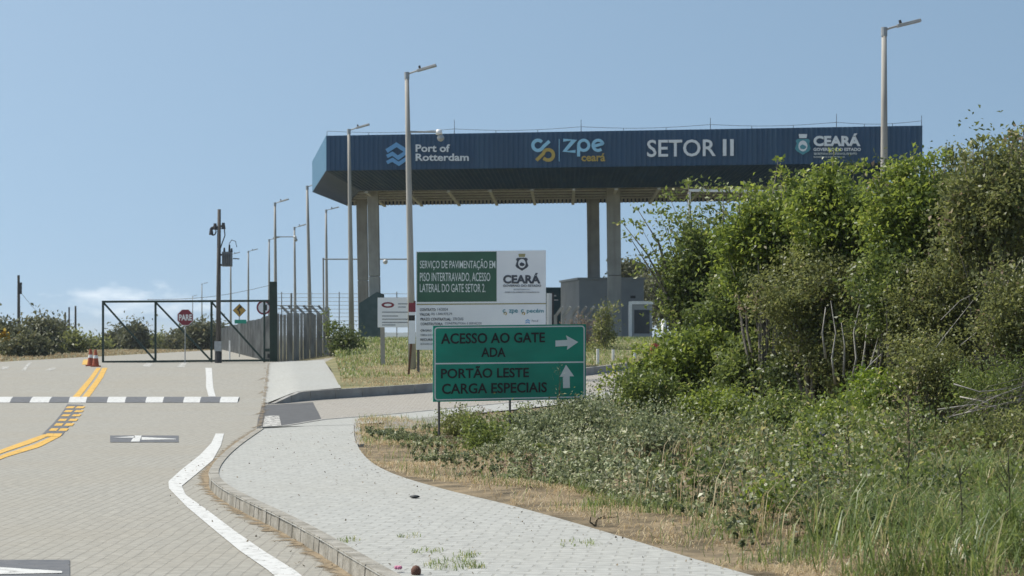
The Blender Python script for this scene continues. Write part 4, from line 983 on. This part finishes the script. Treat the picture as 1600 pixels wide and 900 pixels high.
tree('thicket_shrub', 'green shrub whose tall shoot covers the canopy CEARÁ lettering', 'shrub', 1300, 355, 76, 82, 36.5, 170, 95, .09, 'leaf_a', .17, GT,
     extra=[(1302,250,4,18),(1303,234,4,14),(1300,264,6,30),(1318,274,8,36),(1335,264,6,30),(1350,257,6,22),(1282,274,6,30),(1308,287,12,60)], shell=.3)
tree('thicket_shrub', 'leafy bright shrub in front of the lamp pole', 'shrub', 1425, 340, 80, 92, 34, 200, 95, .085, 'leaf_a', .17, GT, shell=.3, dead=8,
     extra=[(1400,262,9,40),(1430,252,9,44),(1460,245,9,40),(1385,278,9,36),(1370,270,6,18),(1478,240,8,30)])
tree('thicket_tree', 'olive brown-tinged tree topping the thicket at the far right', 'tree', 1550, 335, 85, 105, 32, 190, 85, .075, 'leaf_c', .18, GT, dead=20, shell=.25,
     extra=[(1520,226,5,34),(1535,216,4,26),(1550,232,9,40),(1585,209,5,34),(1600,200,6,34),(1575,222,9,36),(1505,240,6,30),(1612,215,7,44)])
tree('thicket_shrub', 'olive grey-green shrub of fine leaves in the middle of the thicket', 'shrub', 1270, 470, 95, 85, 35.6, 190, 95, .07, 'leaf_c', .2, GT, dead=10, shell=.3)
tree('thicket_shrub', 'bright shrub in the heart of the thicket, right of the pale stems', 'shrub', 1400, 450, 62, 72, 33.4, 120, 95, .08, 'leaf_b', .17, GT, dead=8, shell=.3)
tree('thicket_shrub', 'fine-leaved olive shrub right of centre in the thicket', 'shrub', 1480, 480, 95, 95, 32.5, 200, 95, .06, 'leaf_c', .18, GT, dead=9, shell=.3)
tree('thicket_shrub', 'mid green shrub low at the right edge of the thicket', 'shrub', 1590, 490, 80, 90, 30.5, 150, 85, .06, 'leaf_c', .17, GT, dead=10, shell=.3)
tree('thicket_shrub', 'dense glossy green shrub at the lower left of the thicket', 'shrub', 1085, 575, 82, 66, 39.5, 200, 100, .095, 'leaf_a', .17, GT, shell=.25,
     extra=[(950,592,8,36),(965,580,9,46),(985,570,10,56),(940,604,6,22),(1000,545,10,60),(975,600,12,70)])
tree('thicket_shrub', 'shrub filling the lower middle left of the thicket', 'shrub', 1155, 500, 66, 105, 40, 170, 100, .095, 'leaf_b', .18, GT, shell=.3)
tree('thicket_shrub', 'glossy shrub below the climber, right of the dense glossy one', 'shrub', 1170, 590, 70, 62, 38, 150, 95, .09, 'leaf_b', .17, GT, shell=.25)
tree('thicket_shrub', 'small lime green shrub glowing at the foot of the thicket', 'shrub', 1370, 615, 36, 32, 31.5, 60, 60, .07, 'leaf_lime', .10, GT, shell=.3)
tree('thicket_shrub', 'dark shrub in the shade at the foot of the thicket', 'shrub', 1260, 595, 75, 55, 36.5, 130, 90, .08, 'leaf_d', .17, GT, shell=.3)
tree('thicket_shrub', 'low olive shrub under the pale stems', 'shrub', 1330, 560, 75, 62, 35.0, 130, 90, .065, 'leaf_c', .17, GT, shell=.3, dead=10)
tree('thicket_shrub', 'feathery green shrub at the lower right corner of the thicket', 'shrub', 1560, 610, 80, 52, 29.5, 110, 70, .055, 'leaf_b', .15, GT, shell=.3, asp=.3)
tree('thicket_shrub', 'fine-leaved shrub between the lime one and the dead branches', 'shrub', 1455, 585, 66, 62, 31, 130, 95, .055, 'leaf_c', .15, GT, shell=.3)
# lower growth stepping down from the thicket to the verge
for i, (px, py, rx, ry, Y, mt, lf, lab) in enumerate([
    (1010,610,52,34,36,'leaf_b',.07,'low leafy growth at the left foot of the thicket'),(1120,640,60,36,33.5,'leaf_a',.06,'low bright growth below the glossy shrub'),
    (1215,650,56,38,32,'leaf_b',.06,'low growth in front of the shaded shrub'),(1300,665,55,48,29.5,'leaf_a',.055,'bright bushy weed below the pale stems'),
    (1400,690,52,55,28,'leaf_b',.05,'mid green bushy weed right of the lime shrub'),(1500,700,62,55,26.5,'leaf_c',.045,'fine olive bush below the fallen branches'),
    (1590,690,60,60,26,'leaf_c',.045,'green bush at the right edge above the tall grass'),(1250,720,45,36,27,'leaf_b',.05,'low bushy weed above the bright broad-leaved plant'),
    (765,690,46,24,31.5,'leaf_b',.045,'dark low bush on the verge left of the second sign post'),(850,695,44,28,30.5,'leaf_weed',.045,'pale grey-green bush below the right end of the direction sign'),(725,668,30,14,36.8,'leaf_c',.05,'low brownish bush behind the left sign post'),
    (915,655,44,24,33,'leaf_weed',.05,'pale bush at the lower right corner of the direction sign'),(1010,690,60,34,29,'leaf_weed',.05,'pale spreading bush right of the direction sign'),
    (1345,760,50,45,24.5,'leaf_b',.045,'dark green bushy weed in the middle of the right verge'),(1460,775,55,45,23.5,'leaf_c',.04,'fine bushy weed above the tall grass')]):
    tree('verge_bush', lab, 'bush', px, py, rx, ry, Y, 75, 70, lf, mt, .11, 'bushes at the foot of the thicket', shell=.15, stems=6, r0=.014)
# pale dead branches seen in the thicket
GB = 'bare pale branches in the thicket'
def branches(label, lines, Y, r, m='bark_pale'):
    b = MB()
    for l in lines:
        pts = [P(x, y, Y+random.uniform(-.15, .15)) for x, y in l]; n = len(pts); b.tube(pts, [r*(1-.75*i/(n-1)) for i in range(n)], 6)
    tag(b.build('dead_branch', M[m], smooth=True), label, 'branch', GB)
branches('pale bare upright stems in the dark middle of the thicket', [[(1305,600),(1300,560),(1306,520),(1298,470)],[(1330,600),(1338,560),(1334,520),(1345,470),(1342,440)],[(1345,590),(1352,540),(1356,490)],[(1290,560),(1285,520),(1290,480)],[(1318,590),(1320,540),(1314,500)],[(1360,570),(1372,530),(1378,500)]], 33.6, .022)
branches('fallen grey branch leaning at the foot of the pale stems', [[(1325,620),(1342,592),(1360,570),(1378,552)],[(1318,618),(1350,600),(1365,592)]], 32.2, .026)
branches('tangle of fallen grey branches at the right foot of the thicket', [[(1465,640),(1520,632),(1590,640)],[(1480,652),(1530,640),(1600,622)],[(1500,620),(1540,628),(1575,650)],[(1490,600),(1530,612),(1590,606)],[(1510,645),(1550,622),(1605,600)]], 28.6, .012)
branches('fan of thin grey twigs fallen at the right edge of the thicket', [[(1480+18*k, 655-3*k), (1515+14*k, 628-4*k), (1560+10*k, 612+6*k)] for k in range(6)]+[[(1600, 590+9*k), (1545, 604+8*k), (1500-6*k, 632+3*k)] for k in range(5)], 28.4, .006, 'bark')
branches('slanting grey twigs across the upper right of the thicket', [[(1450,560),(1480,520),(1520,470),(1550,440)],[(1470,500),(1500,470),(1530,455)],[(1560,470),(1580,430),(1600,400)],[(1500,540),(1550,500),(1605,470)]], 30.6, .008)

# shrubs elsewhere
tree('verge_shrub', 'dark round shrub growing at the end of the palisade', 'shrub', 541, 540, 21, 27, 90, 50, 50, .14, 'leaf_d', .22, None, shell=.3, depth=.8)
tree('verge_creeper', 'pale green creeper climbing the palisade end post', 'creeper', 517, 515, 6, 34, 91, 22, 26, .10, 'leaf_b', .12, None, shell=.2, depth=.3)
GL = 'shrubs beyond the road at left'
for i, (px, py, rx, ry, Y, mt, lab) in enumerate([
    (8,532,30,32,125,'leaf_far','dark shrub with yellow blossom at the left picture edge'),(62,528,30,30,135,'leaf_far','rounded green shrub right of the lone pole'),
    (105,540,28,16,150,'leaf_c','low olive shrub below the three weathered poles'),(40,545,30,14,120,'leaf_far','low dark shrub at the foot of the lone pole'),
    (82,522,12,22,160,'leaf_far','narrow taller shrub just left of the three weathered poles'),
    (185,537,18,22,215,'leaf_far','dark tree seen through the left gate bay'),(212,530,15,26,205,'leaf_far','tall green bush left of the second gate upright'),
    (255,541,18,12,215,'leaf_c','low bush right of the second gate upright'),(282,537,16,16,205,'leaf_far','bush below the stop sign'),
    (312,530,20,26,195,'leaf_far','bush between stop sign and wooden pole'),(150,547,20,7,200,'leaf_c','flat low bush just left of the gate'),(338,528,14,20,210,'leaf_far','bush behind the wooden pole'),
    (235,543,14,9,220,'leaf_c','small olive bush behind the second gate upright')]):
    tree('background_shrub', lab, 'shrub', px, py-1, rx*1.25, ry*1.08, Y, 80, 46, .26 if Y < 170 else .36, mt, .4 if Y < 170 else .5, GL, shell=.15, stems=5)
pp = np.array([P(x, y, 122.5) for x, y in zip(rng.normal(10, 10, 70), rng.normal(527, 4, 70))]); V, Q, T = leaves(pp, .28, np.ones(70), .8)
o = np_mesh('blossom', V, Q, M['flower_yellow'], None); tag(o, 'yellow blossom on the shrub at the left picture edge', 'blossom')
GC = 'trees behind the gatehouse'
for i, (px, py, rx, ry, Y, lab) in enumerate([(1040,475,40,58,140,'dark tree right of the gatehouse, behind the guard booth'),(985,428,24,14,150,'treetop just above the gatehouse roof'),(1090,480,50,60,150,'dark tree half hidden behind the thicket edge'),(1010,470,24,40,146,'narrow dark tree rising at the gatehouse corner')]):
    tree('background_tree', lab, 'tree', px, py, rx, ry, Y, 80, 55, .26, 'leaf_far', .42, GC, shell=.25, stems=5, r0=.09)
# overgrown bent fence posts right of the billboard
t = thing('overgrown_fence', 'row of bent concrete fence posts tangled with dry vines', 'fence', GZ(900, 92))
for px in (868, 880, 893, 905, 917, 929, 941):
    b = MB(); g = GZ(px, 92); b.beam(g, P(px, 492, 92), .15); b.beam(P(px, 494, 92), P(px+11, 479, 91.9), .11); b.build('bent_post', M['palisade'], t)
C, pp, tt = clump_pts(np.array(P(905, 525, 91.5)), np.array([1.5, .35, 1.0]), 60, 30, .16, .1)
V, Q, T = leaves(pp, .10, tt, .4); np_mesh('dry_vines', V, Q, M['leaf_dead'], t, T)
tree('fence_creeper', 'tall leafy creeper on the last bent fence post', 'creeper', 944, 515, 13, 44, 90, 50, 40, .12, 'leaf_c', .2, None, shell=.2, depth=.5)
tree('verge_shrub', 'low green shrub under the bent fence posts', 'shrub', 930, 555, 26, 12, 88, 30, 40, .12, 'leaf_c', .2, None, shell=.2, depth=.6)

# grass and weeds, nobody could count
def scatter(n, xr, yr):
    X = rng.uniform(*xr, n); Yv = rng.uniform(*yr, n); return X, Yv
def topx(X, Yv, z=.12): return CX+F*X/Yv, Y0+F*(H-z)/Yv
inner_x = [553,562,580,620,700,800,900,1000,1100,1200,1320,1700]; inner_y = [684,704,724,744,767,790,818,848,879,907,940,1040]
weed_x = [560,600,660,720,800,880,960,1020,1080,1160,1260,1400,1500,1700]; weed_y = [682,698,726,748,764,770,790,814,836,860,884,900,915,975]
def vz(X, Yv): return .165+np.array([zg(a, c)+bumps(a, c) for a, c in zip(X, Yv)])
# weeds: bushels of small leaves on stems
def weeds(name, n, mt, hmin, hmax, leaf, per, cond, seed, label, xr=(-3.2, 14), yr=(14, 47), asp=.5):
    global rng
    rng = np.random.default_rng(seed); X, Yv = scatter(n, xr, yr); px, py = topx(X, Yv)
    k = cond(px, py, X, Yv); X, Yv, px, py = X[k], Yv[k], px[k], py[k]; z = vz(X, Yv)
    pn = .5+.28*np.sin(X*2.7+.8*Yv)+.22*np.sin(X*1.1-Yv*1.45+2)+.18*np.sin(X*5.3+Yv*2.2+seed)   # patchy growth
    dm, dt = domes(X, Yv); h = rng.uniform(hmin*.8, hmax, len(X))*np.clip(.10+1.0*dm, .1, 1.6)*np.interp(px, [820, 960], [.52, 1])
    nper = np.maximum(5, per*rng.uniform(.4, 1.6, len(X))).astype(int); idx = np.repeat(np.arange(len(X)), nper); t = rng.random(len(idx))**.7
    sp = h[idx]*.24; C = np.stack([X[idx]+rng.normal(size=len(idx))*sp*(.3+t), Yv[idx]+rng.normal(size=len(idx))*sp*(.3+t), z[idx]+h[idx]*t+.02], 1)
    pt = rng.random(len(X)); tint = np.clip(-.05+.40*pt[idx]+.2*pn[idx]+dt[idx]+.25*t+rng.normal(size=len(idx))*.30, 0, 1)  # leaves lighten with height, shade low in the clumps painted into the tint
    V, Q, T = leaves(C, leaf, tint, asp, .35)
    base = np.stack([X, Yv, z-.03], 1); V2, Q2, T2 = blades(base, h*1.05, .25*np.ones(len(X)), .010, np.full(len(X), .2))
    o = np_mesh(name, np.vstack([V, V2]), np.vstack([Q, Q2+len(V)]), M[mt], None, np.concatenate([T, T2])); struct(o, 'stuff'); o['label'] = label; o['category'] = 'weeds'
    return X, Yv, z, h
inw = lambda px, py, s=0: (py < np.interp(px, weed_x, weed_y)-s) & (px > 560) & (px < 1760)
_cr = np.random.default_rng(5); CN = 520
CX_, CY_ = _cr.uniform(-3.2, 14, CN), _cr.uniform(14, 47, CN); CR_ = _cr.uniform(.3, 1.0, CN)*(.6+.02*CY_); CH_ = _cr.uniform(.25, 1.0, CN)**1.4*1.65; CT_ = _cr.uniform(-.22, .22, CN)
def domes(X, Yv):                                # height and tone of the hummocks the weeds grow in
    d = np.hypot((X[:, None]-CX_), (Yv[:, None]-CY_))/CR_; k = np.sqrt(np.clip(1-d*d, 0, 1))*CH_; i = k.argmax(1)
    return k.max(1), CT_[i]
wx = weeds('weeds', 8200, 'leaf_weed', .26, .72, .054, 36, lambda px, py, X, Y_: inw(px, py) & (px > 800) & (Y_ > 17) & (rng.random(len(px)) < np.interp(px, [1000, 1150, 1500], [1, .75, .35])) & (py > np.interp(px, [800, 880, 960], [668, 655, 640])), 21, 'dense grey-green small-leaved weeds covering the verge')
weeds('low_weeds', 5200, 'leaf_weed', .10, .28, .045, 26, lambda px, py, X, Y_: inw(px, py) & (px < 960) & (py > np.interp(px, [560, 680, 760, 860, 960], [684, 680, 664, 652, 640])), 22, 'low grey-green weeds around the foot of the direction sign', (-3.2, 4), (22, 48))
weeds('broad_weeds', 4200, 'leaf_b', .30, .95, .065, 44, lambda px, py, X, Y_: inw(px, py, 10) & (px > 980) & (rng.random(len(px)) < np.interp(px, [980, 1150, 1300], [.15, .6, .9])) & (Y_ > 18.5), 23, 'darker broad-leaved weeds mixed through the verge')
weeds('bright_weeds', 1500, 'leaf_a', .25, .75, .055, 44, lambda px, py, X, Y_: inw(px, py, 6) & (px > 1000) & (Y_ > 18.5) & (np.sin(X*1.9+1)+np.sin(Y_*1.1-X*.7) > .35), 26, 'brighter green weeds in patches on the verge')
weeds('dry_weeds', 1500, 'leaf_dead', .2, .5, .035, 30, lambda px, py, X, Y_: inw(px, py, 2) & (px > 640) & (np.sin(X*1.7+2)+np.cos(Y_*1.2-X) > .55), 25, 'brownish dried weeds in patches on the verge')
weeds('dark_weeds', 1500, 'leaf_b', .25, .55, .05, 40, lambda px, py, X, Y_: inw(px, py, 6) & (px > 680) & (np.sin(X*2.3)+np.cos(Y_*.9+X) > .6), 24, 'patches of dark green weeds on the verge')
def grassf(name, n, mt, h0, h1, lean, wd, cond, seed, label, xr, yr, zf=vz, tl=(0, 1)):
    global rng
    rng = np.random.default_rng(seed); X, Yv = scatter(n, xr, yr); px, py = topx(X, Yv); k = cond(px, py, X, Yv); X, Yv = X[k], Yv[k]
    base = np.stack([X, Yv, zf(X, Yv)-.02], 1); V, Q, T = blades(base, rng.uniform(h0, h1, len(X)), np.full(len(X), lean), wd, np.clip(rng.uniform(tl[0], tl[1], len(X)), 0, 1))
    o = np_mesh(name, V, Q, M[mt], None, T); struct(o, 'stuff'); o['label'] = label; o['category'] = 'grass'
innr = lambda px, py, s=0: (py < np.interp(px, inner_x, inner_y)-s) & (px > 556)
grassf('tall_grass', 60000, 'grass', .2, .8, 1.0, .011, lambda px, py, X, Y_: inw(px, py, -14) & (px > 1400-2.2*(py-790)) & (py > 770) & (rng.random(len(px)) < np.clip((px-1150)/300, .06, 1)*np.clip(.2+1.1*(np.sin(X*3.1+Y_*1.7)+np.sin(X*1.3-Y_*2.3)), .1, 1)), 31, 'tall green grass at the lower right of the verge', (1.5, 9), (13, 24))
grassf('verge_grass', 46000, 'grass', .05, .22, .7, .007, lambda px, py, X, Y_: innr(px, py, 4) & (rng.random(len(px)) < .25+.5*(np.sin(X*2.1+1)*np.cos(Y_*1.3) > .1)), 32, 'short green grass tufts along the verge', (-3.2, 9), (14, 46))
grassf('dry_grass', 230000, 'straw', .02, .11, 1.9, .007, lambda px, py, X, Y_: innr(px, py, -4+7*rng.random(len(px))) & (py > np.interp(px, weed_x, weed_y)-60) & (rng.random(len(px)) < np.clip(.6+.4*np.sin(X*2.9+Y_*1.3)+.35*np.sin(X*5.7-Y_*3.1), .3, 1)), 33, 'mown dry straw along the edge of the sidewalk', (-3.2, 9), (13, 46))
zv = lambda X, Yv: np.array([zg(a, c)+.25*(1-ss(100, 112, c)) for a, c in zip(X, Yv)])
fvc = lambda px, py, X, Y_: (px > 508+.5*(py-566)) & (Y_ > np.interp(X, [p.x for p in fk], [p.y for p in fk])+.4)
grassf('bank_grass', 40000, 'grass', .06, .24, .8, .028, lambda px, py, X, Y_: fvc(px, py, X, Y_) & ((Y_ > 78) | (np.sin(X*1.3)+np.cos(Y_*.8+X*.5) < .1)), 34, 'green grass on the bank below the boards and columns', (-12, 10), (66, 108), zv, (0.1, 1))
grassf('bank_straw', 44000, 'straw', .05, .14, 1.0, .022, lambda px, py, X, Y_: fvc(px, py, X, Y_) & (rng.random(len(px)) < .35+.6*(np.sin(X*1.3)+np.cos(Y_*.8+X*.5) > -.2)), 35, 'dry mown grass behind the far kerb', (-12, 10), (58, 84), zv, (0, .8))
grassf('roadside_grass', 22000, 'straw', .06, .2, .6, .06, lambda px, py, X, Y_: ((X < -22.3-.05*(Y_-89)) & (Y_ > 89.5)), 36, 'rough dry grass beyond the far side of the road', (-60, -18), (89, 190), lambda X, Yv: np.array([zg(a, c)-.05 for a, c in zip(X, Yv)]), (0, .6))

grassf('seed_grass', 9000, 'straw', .3, .75, .6, .008, lambda px, py, X, Y_: inw(px, py, 0) & (px > 930) & (rng.random(len(px)) < np.clip(.3+.6*np.sin(X*1.7+Y_*.9), .05, 1)), 37, 'thin straw-coloured seed stalks among the weeds', (-1, 12), (17, 40), tl=(.2, .9))
grassf('edge_grass', 50000, 'grass', .04, .2, 1.0, .008, lambda px, py, X, Y_: innr(px, py, 3) & (px > 900) & (py > np.interp(px, weed_x, weed_y)-30) & (np.sin(X*4.1+Y_)+np.cos(Y_*3.3-X*2) > .3), 38, 'green tufts in the dry strip beside the sidewalk', (0, 8), (13, 26), tl=(0, .9))

# single plants that stand out
rng = np.random.default_rng(77); random.seed(77)
GP = 'single weeds standing out of the verge'
def plant(name, label, px, py, hpx, wpx, mt, leaf, n, asp=.6, cat='plant', stem_r=.008, top=.2):
    g = G(px, py, .2); k = g.y/F; t = thing(name, label, cat, g, GP); h, w_ = hpx*k, wpx*k
    u = top+(1-top)*rng.random(n); C = np.array(g)+np.stack([rng.normal(size=n)*w_*.3, rng.normal(size=n)*w_*.3, h*u], 1)
    V, Q, T = leaves(C, leaf, np.clip(rng.normal(.55, .25, n), 0, 1), asp, .8); np_mesh('foliage', V, Q, M[mt], t, T)
    b = MB(); tp = g+Vector((random.uniform(-.05,.05), 0, h)); b.tube([g-Vector((0,0,.12)), g.lerp(tp, .5)+Vector((.02,0,0)), tp], [stem_r, stem_r*.8, stem_r*.3], 6)
    for _ in range(10):
        s = random.uniform(.25, .9); p = g.lerp(tp, s); b.tube([p, p+Vector((random.uniform(-.5,.5)*w_, random.uniform(-.3,.3)*w_, h*.15))], [stem_r*.5, stem_r*.2], 5)
    b.build('stem', M['stem'], t)
plant('leafy_plant', 'bright green broad-leaved plant low in the middle of the weeds', 1205, 812, 62, 70, 'leaf_lime', .055, 300, .75)
plant('leafy_plant', 'bright green leafy plant right of the middle of the weeds', 1275, 765, 80, 80, 'leaf_lime', .05, 300, .7)
plant('leafy_plant', 'broad-leaved green plant below the dead branches', 1345, 700, 90, 90, 'leaf_a', .055, 380, .7)
plant('tall_weed', 'tall dark bare-stemmed weed at the lower right', 1415, 810, 200, 60, 'leaf_dead', .025, 260, .4, stem_r=.009, top=.45)
plant('tall_weed', 'slim tall dark weed left of the bright leafy plant', 1325, 800, 150, 40, 'leaf_c', .03, 160, .4, stem_r=.007)
plant('tall_weed', 'feathery green weed rising in front of the direction sign arrows', 872, 690, 125, 22, 'leaf_weed', .022, 90, .4, stem_r=.006, top=.3)
plant('tall_weed', 'brown dried dock stalk near the sidewalk edge', 829, 752, 44, 14, 'leaf_dead', .03, 140, .5, stem_r=.008)
plant('tall_weed', 'dark wiry weed at the right picture edge', 1572, 880, 180, 50, 'leaf_c', .03, 160, .35, stem_r=.009)
plant('tall_weed', 'wiry green weed in the foreground grass', 1500, 870, 150, 60, 'leaf_c', .03, 200, .35, stem_r=.008)
plant('broad_leaf_clump', 'clump of large pale leaves by the dry strip', 935, 760, 55, 60, 'leaf_weed', .05, 220, .7)
# flowers
def flowers(name, mt, pts, label, r=.028):
    for i, (x, y, Yf) in enumerate(pts):
        c = P(x, y, Yf); b = MB()
        for k in range(5):
            a = R(72*k); b.ball(c+Vector((r*.8*math.cos(a), -.01, r*.8*math.sin(a))), r*.65, 6, 4, (1, .4, 1))
        o = b.build(name, M[mt]); tag(o, label[i], 'flower')
flowers('flower', 'flower_purple', [(996,684,31.5),(1008,688,31.5),(942,680,34),(1407,762,23.2),(1312,862,18.6),(1122,680,31),(1284,678,29)],
        ['purple flower in the weeds right of the sign, left of its twin', 'purple flower in the weeds right of the sign, right of its twin', 'pale purple flower near the lower right corner of the sign', 'violet flower in the right weeds beside the tall dark stem', 'purple flower low at the edge of the foreground grass', 'small purple flower among the weeds below the glossy shrub', 'small purple flower below the lime shrub'])
flowers('flower', 'flower_white', [(920,724,27.5),(937,731,27.3)], ['upper of two white blooms at the edge of the dry strip', 'lower of two white blooms at the edge of the dry strip'], .04)
flowers('flower', 'flower_yellow', [(921,753,26)], ['single yellow flower by the dry strip'], .03)
# litter and tufts on the sidewalk
def tuft(label, px, py, n, r, h, mt='grass'):
    g = G(px, py, .135); a = rng.random(n)*6.28; q = np.sqrt(rng.random(n))*r; base = np.array(g)+np.stack([q*np.cos(a), q*np.sin(a)*1.8, np.zeros(n)], 1)
    V, Q, T = blades(base, rng.uniform(h*.5, h, n), np.full(n, 1.1), .007, rng.uniform(.2, 1, n)); o = np_mesh('grass_tuft', V, Q, M[mt], None, T); tag(o, label, 'grass tuft', 'tufts in the sidewalk joints')
for lab, x, y, n, r, h in (('largest grass tuft in the sidewalk joints near the bottom edge', 705, 883, 160, .22, .07), ('thin tuft right of the largest sidewalk tuft', 728, 868, 60, .12, .06), ('sparse tuft above the largest sidewalk tuft', 668, 862, 50, .14, .05),
                           ('small tuft on the kerb top left of the large tuft', 545, 845, 40, .10, .06), ('tuft near the straw at the right of the sidewalk', 905, 850, 60, .2, .05), ('tiny tuft in the middle of the sidewalk', 640, 838, 30, .12, .05), ('dark little tuft at the kerb near the bottom edge', 742, 886, 40, .08, .06)):
    tuft(lab, x, y, n, r, h)
g = G(648, 778, .14); tag(MB().ball(g+Vector((0,0,.015)), .045, 8, 5, (1.3,1,.4)).build('stone', M['dark'], smooth=True), 'small black lump lying on the sidewalk', 'stone')
g = G(650, 897, .14); tag(MB().ball(g+Vector((0,0,.02)), .04, 8, 5, (1,1,1.2)).build('stone', M['rust'], smooth=True), 'brown stone at the bottom edge of the sidewalk', 'stone')
g = G(622, 893, .14); o = MB()
for k in range(5): o.ball(g+Vector((.018*math.cos(R(72*k)), .018*math.sin(R(72*k)), .03)), .015, 6, 4)
m_ = mat('pink_petal', (.60,.22,.34)); tag(o.build('flower', m_), 'tiny pink flower on the kerb at the bottom edge', 'flower')
t = thing('twig', 'dark broken twig sticking up at the sidewalk edge', 'twig', G(930, 822, .14))
g = G(930, 822, .12); b = MB(); b.tube([g, g+Vector((.02,0,.07)), g+Vector((.10,0,.10))], [.012,.01,.005], 6); b.tube([g, g+Vector((-.05,0,.04)), g+Vector((-.04,0,.11))], [.01,.008,.004], 6); b.tube([g+Vector((.02,0,.07)), g+Vector((.22,0,.09))], [.008,.004], 5); b.build('twig_wood', M['stem'], t)
# fallen leaves and specks on the paving
rng = np.random.default_rng(91)
X, Yv = rng.uniform(-5, 6, 5200), 13+26*rng.random(5200)**1.5; px, py = topx(X, Yv, .135)
ix = np.interp(py, inner_y, inner_x); kx = np.interp(py, [669,694,712,732,746,762,781,803,832,868,900,925], [402,364,342,326,326,345,382,430,485,545,600,640])
on = (px < ix) & (px > kx+6) & (rng.random(5200) < .10+.5*np.exp(-np.abs(px-ix)/90)); rd = (px < kx-4) & (px > kx-90) & (rng.random(5200) < .35)
C = np.concatenate([np.stack([X[on], Yv[on], np.full(on.sum(), .145)], 1), np.stack([X[rd], Yv[rd], np.full(rd.sum(), .012)], 1)])
V, Q, T = leaves(C, .035, rng.random(len(C)), .5, 4.0, .2); V[:, 2] = np.repeat(C[:, 2], 4)+np.clip(V[:, 2]-np.repeat(C[:, 2], 4), -.004, .02)
o = np_mesh('leaf_litter', V, Q, M['leaf_litter'], None, T); struct(o, 'stuff'); o['label'] = 'dry leaf specks scattered over the paving'; o['category'] = 'litter'

# ------------------------------------------------------------------ air
b = MB(); b.box((0, 3450, 18), (8600, 7300, 44))
hz = b.build('haze', None); hz['kind'] = 'stuff'; hz['label'] = 'thin sea haze in the air'; hz['category'] = 'haze'
m = bpy.data.materials.new('haze'); m.use_nodes = True; n, l = m.node_tree.nodes, m.node_tree.links; n.remove(n['Principled BSDF'])
pv = n.new('ShaderNodeVolumePrincipled'); pv.inputs['Color'].default_value = (.88, .95, 1, 1); pv.inputs['Density'].default_value = .00018; pv.inputs['Anisotropy'].default_value = .2
l.new(pv.outputs[0], n['Material Output'].inputs['Volume']); hz.data.materials.append(m)
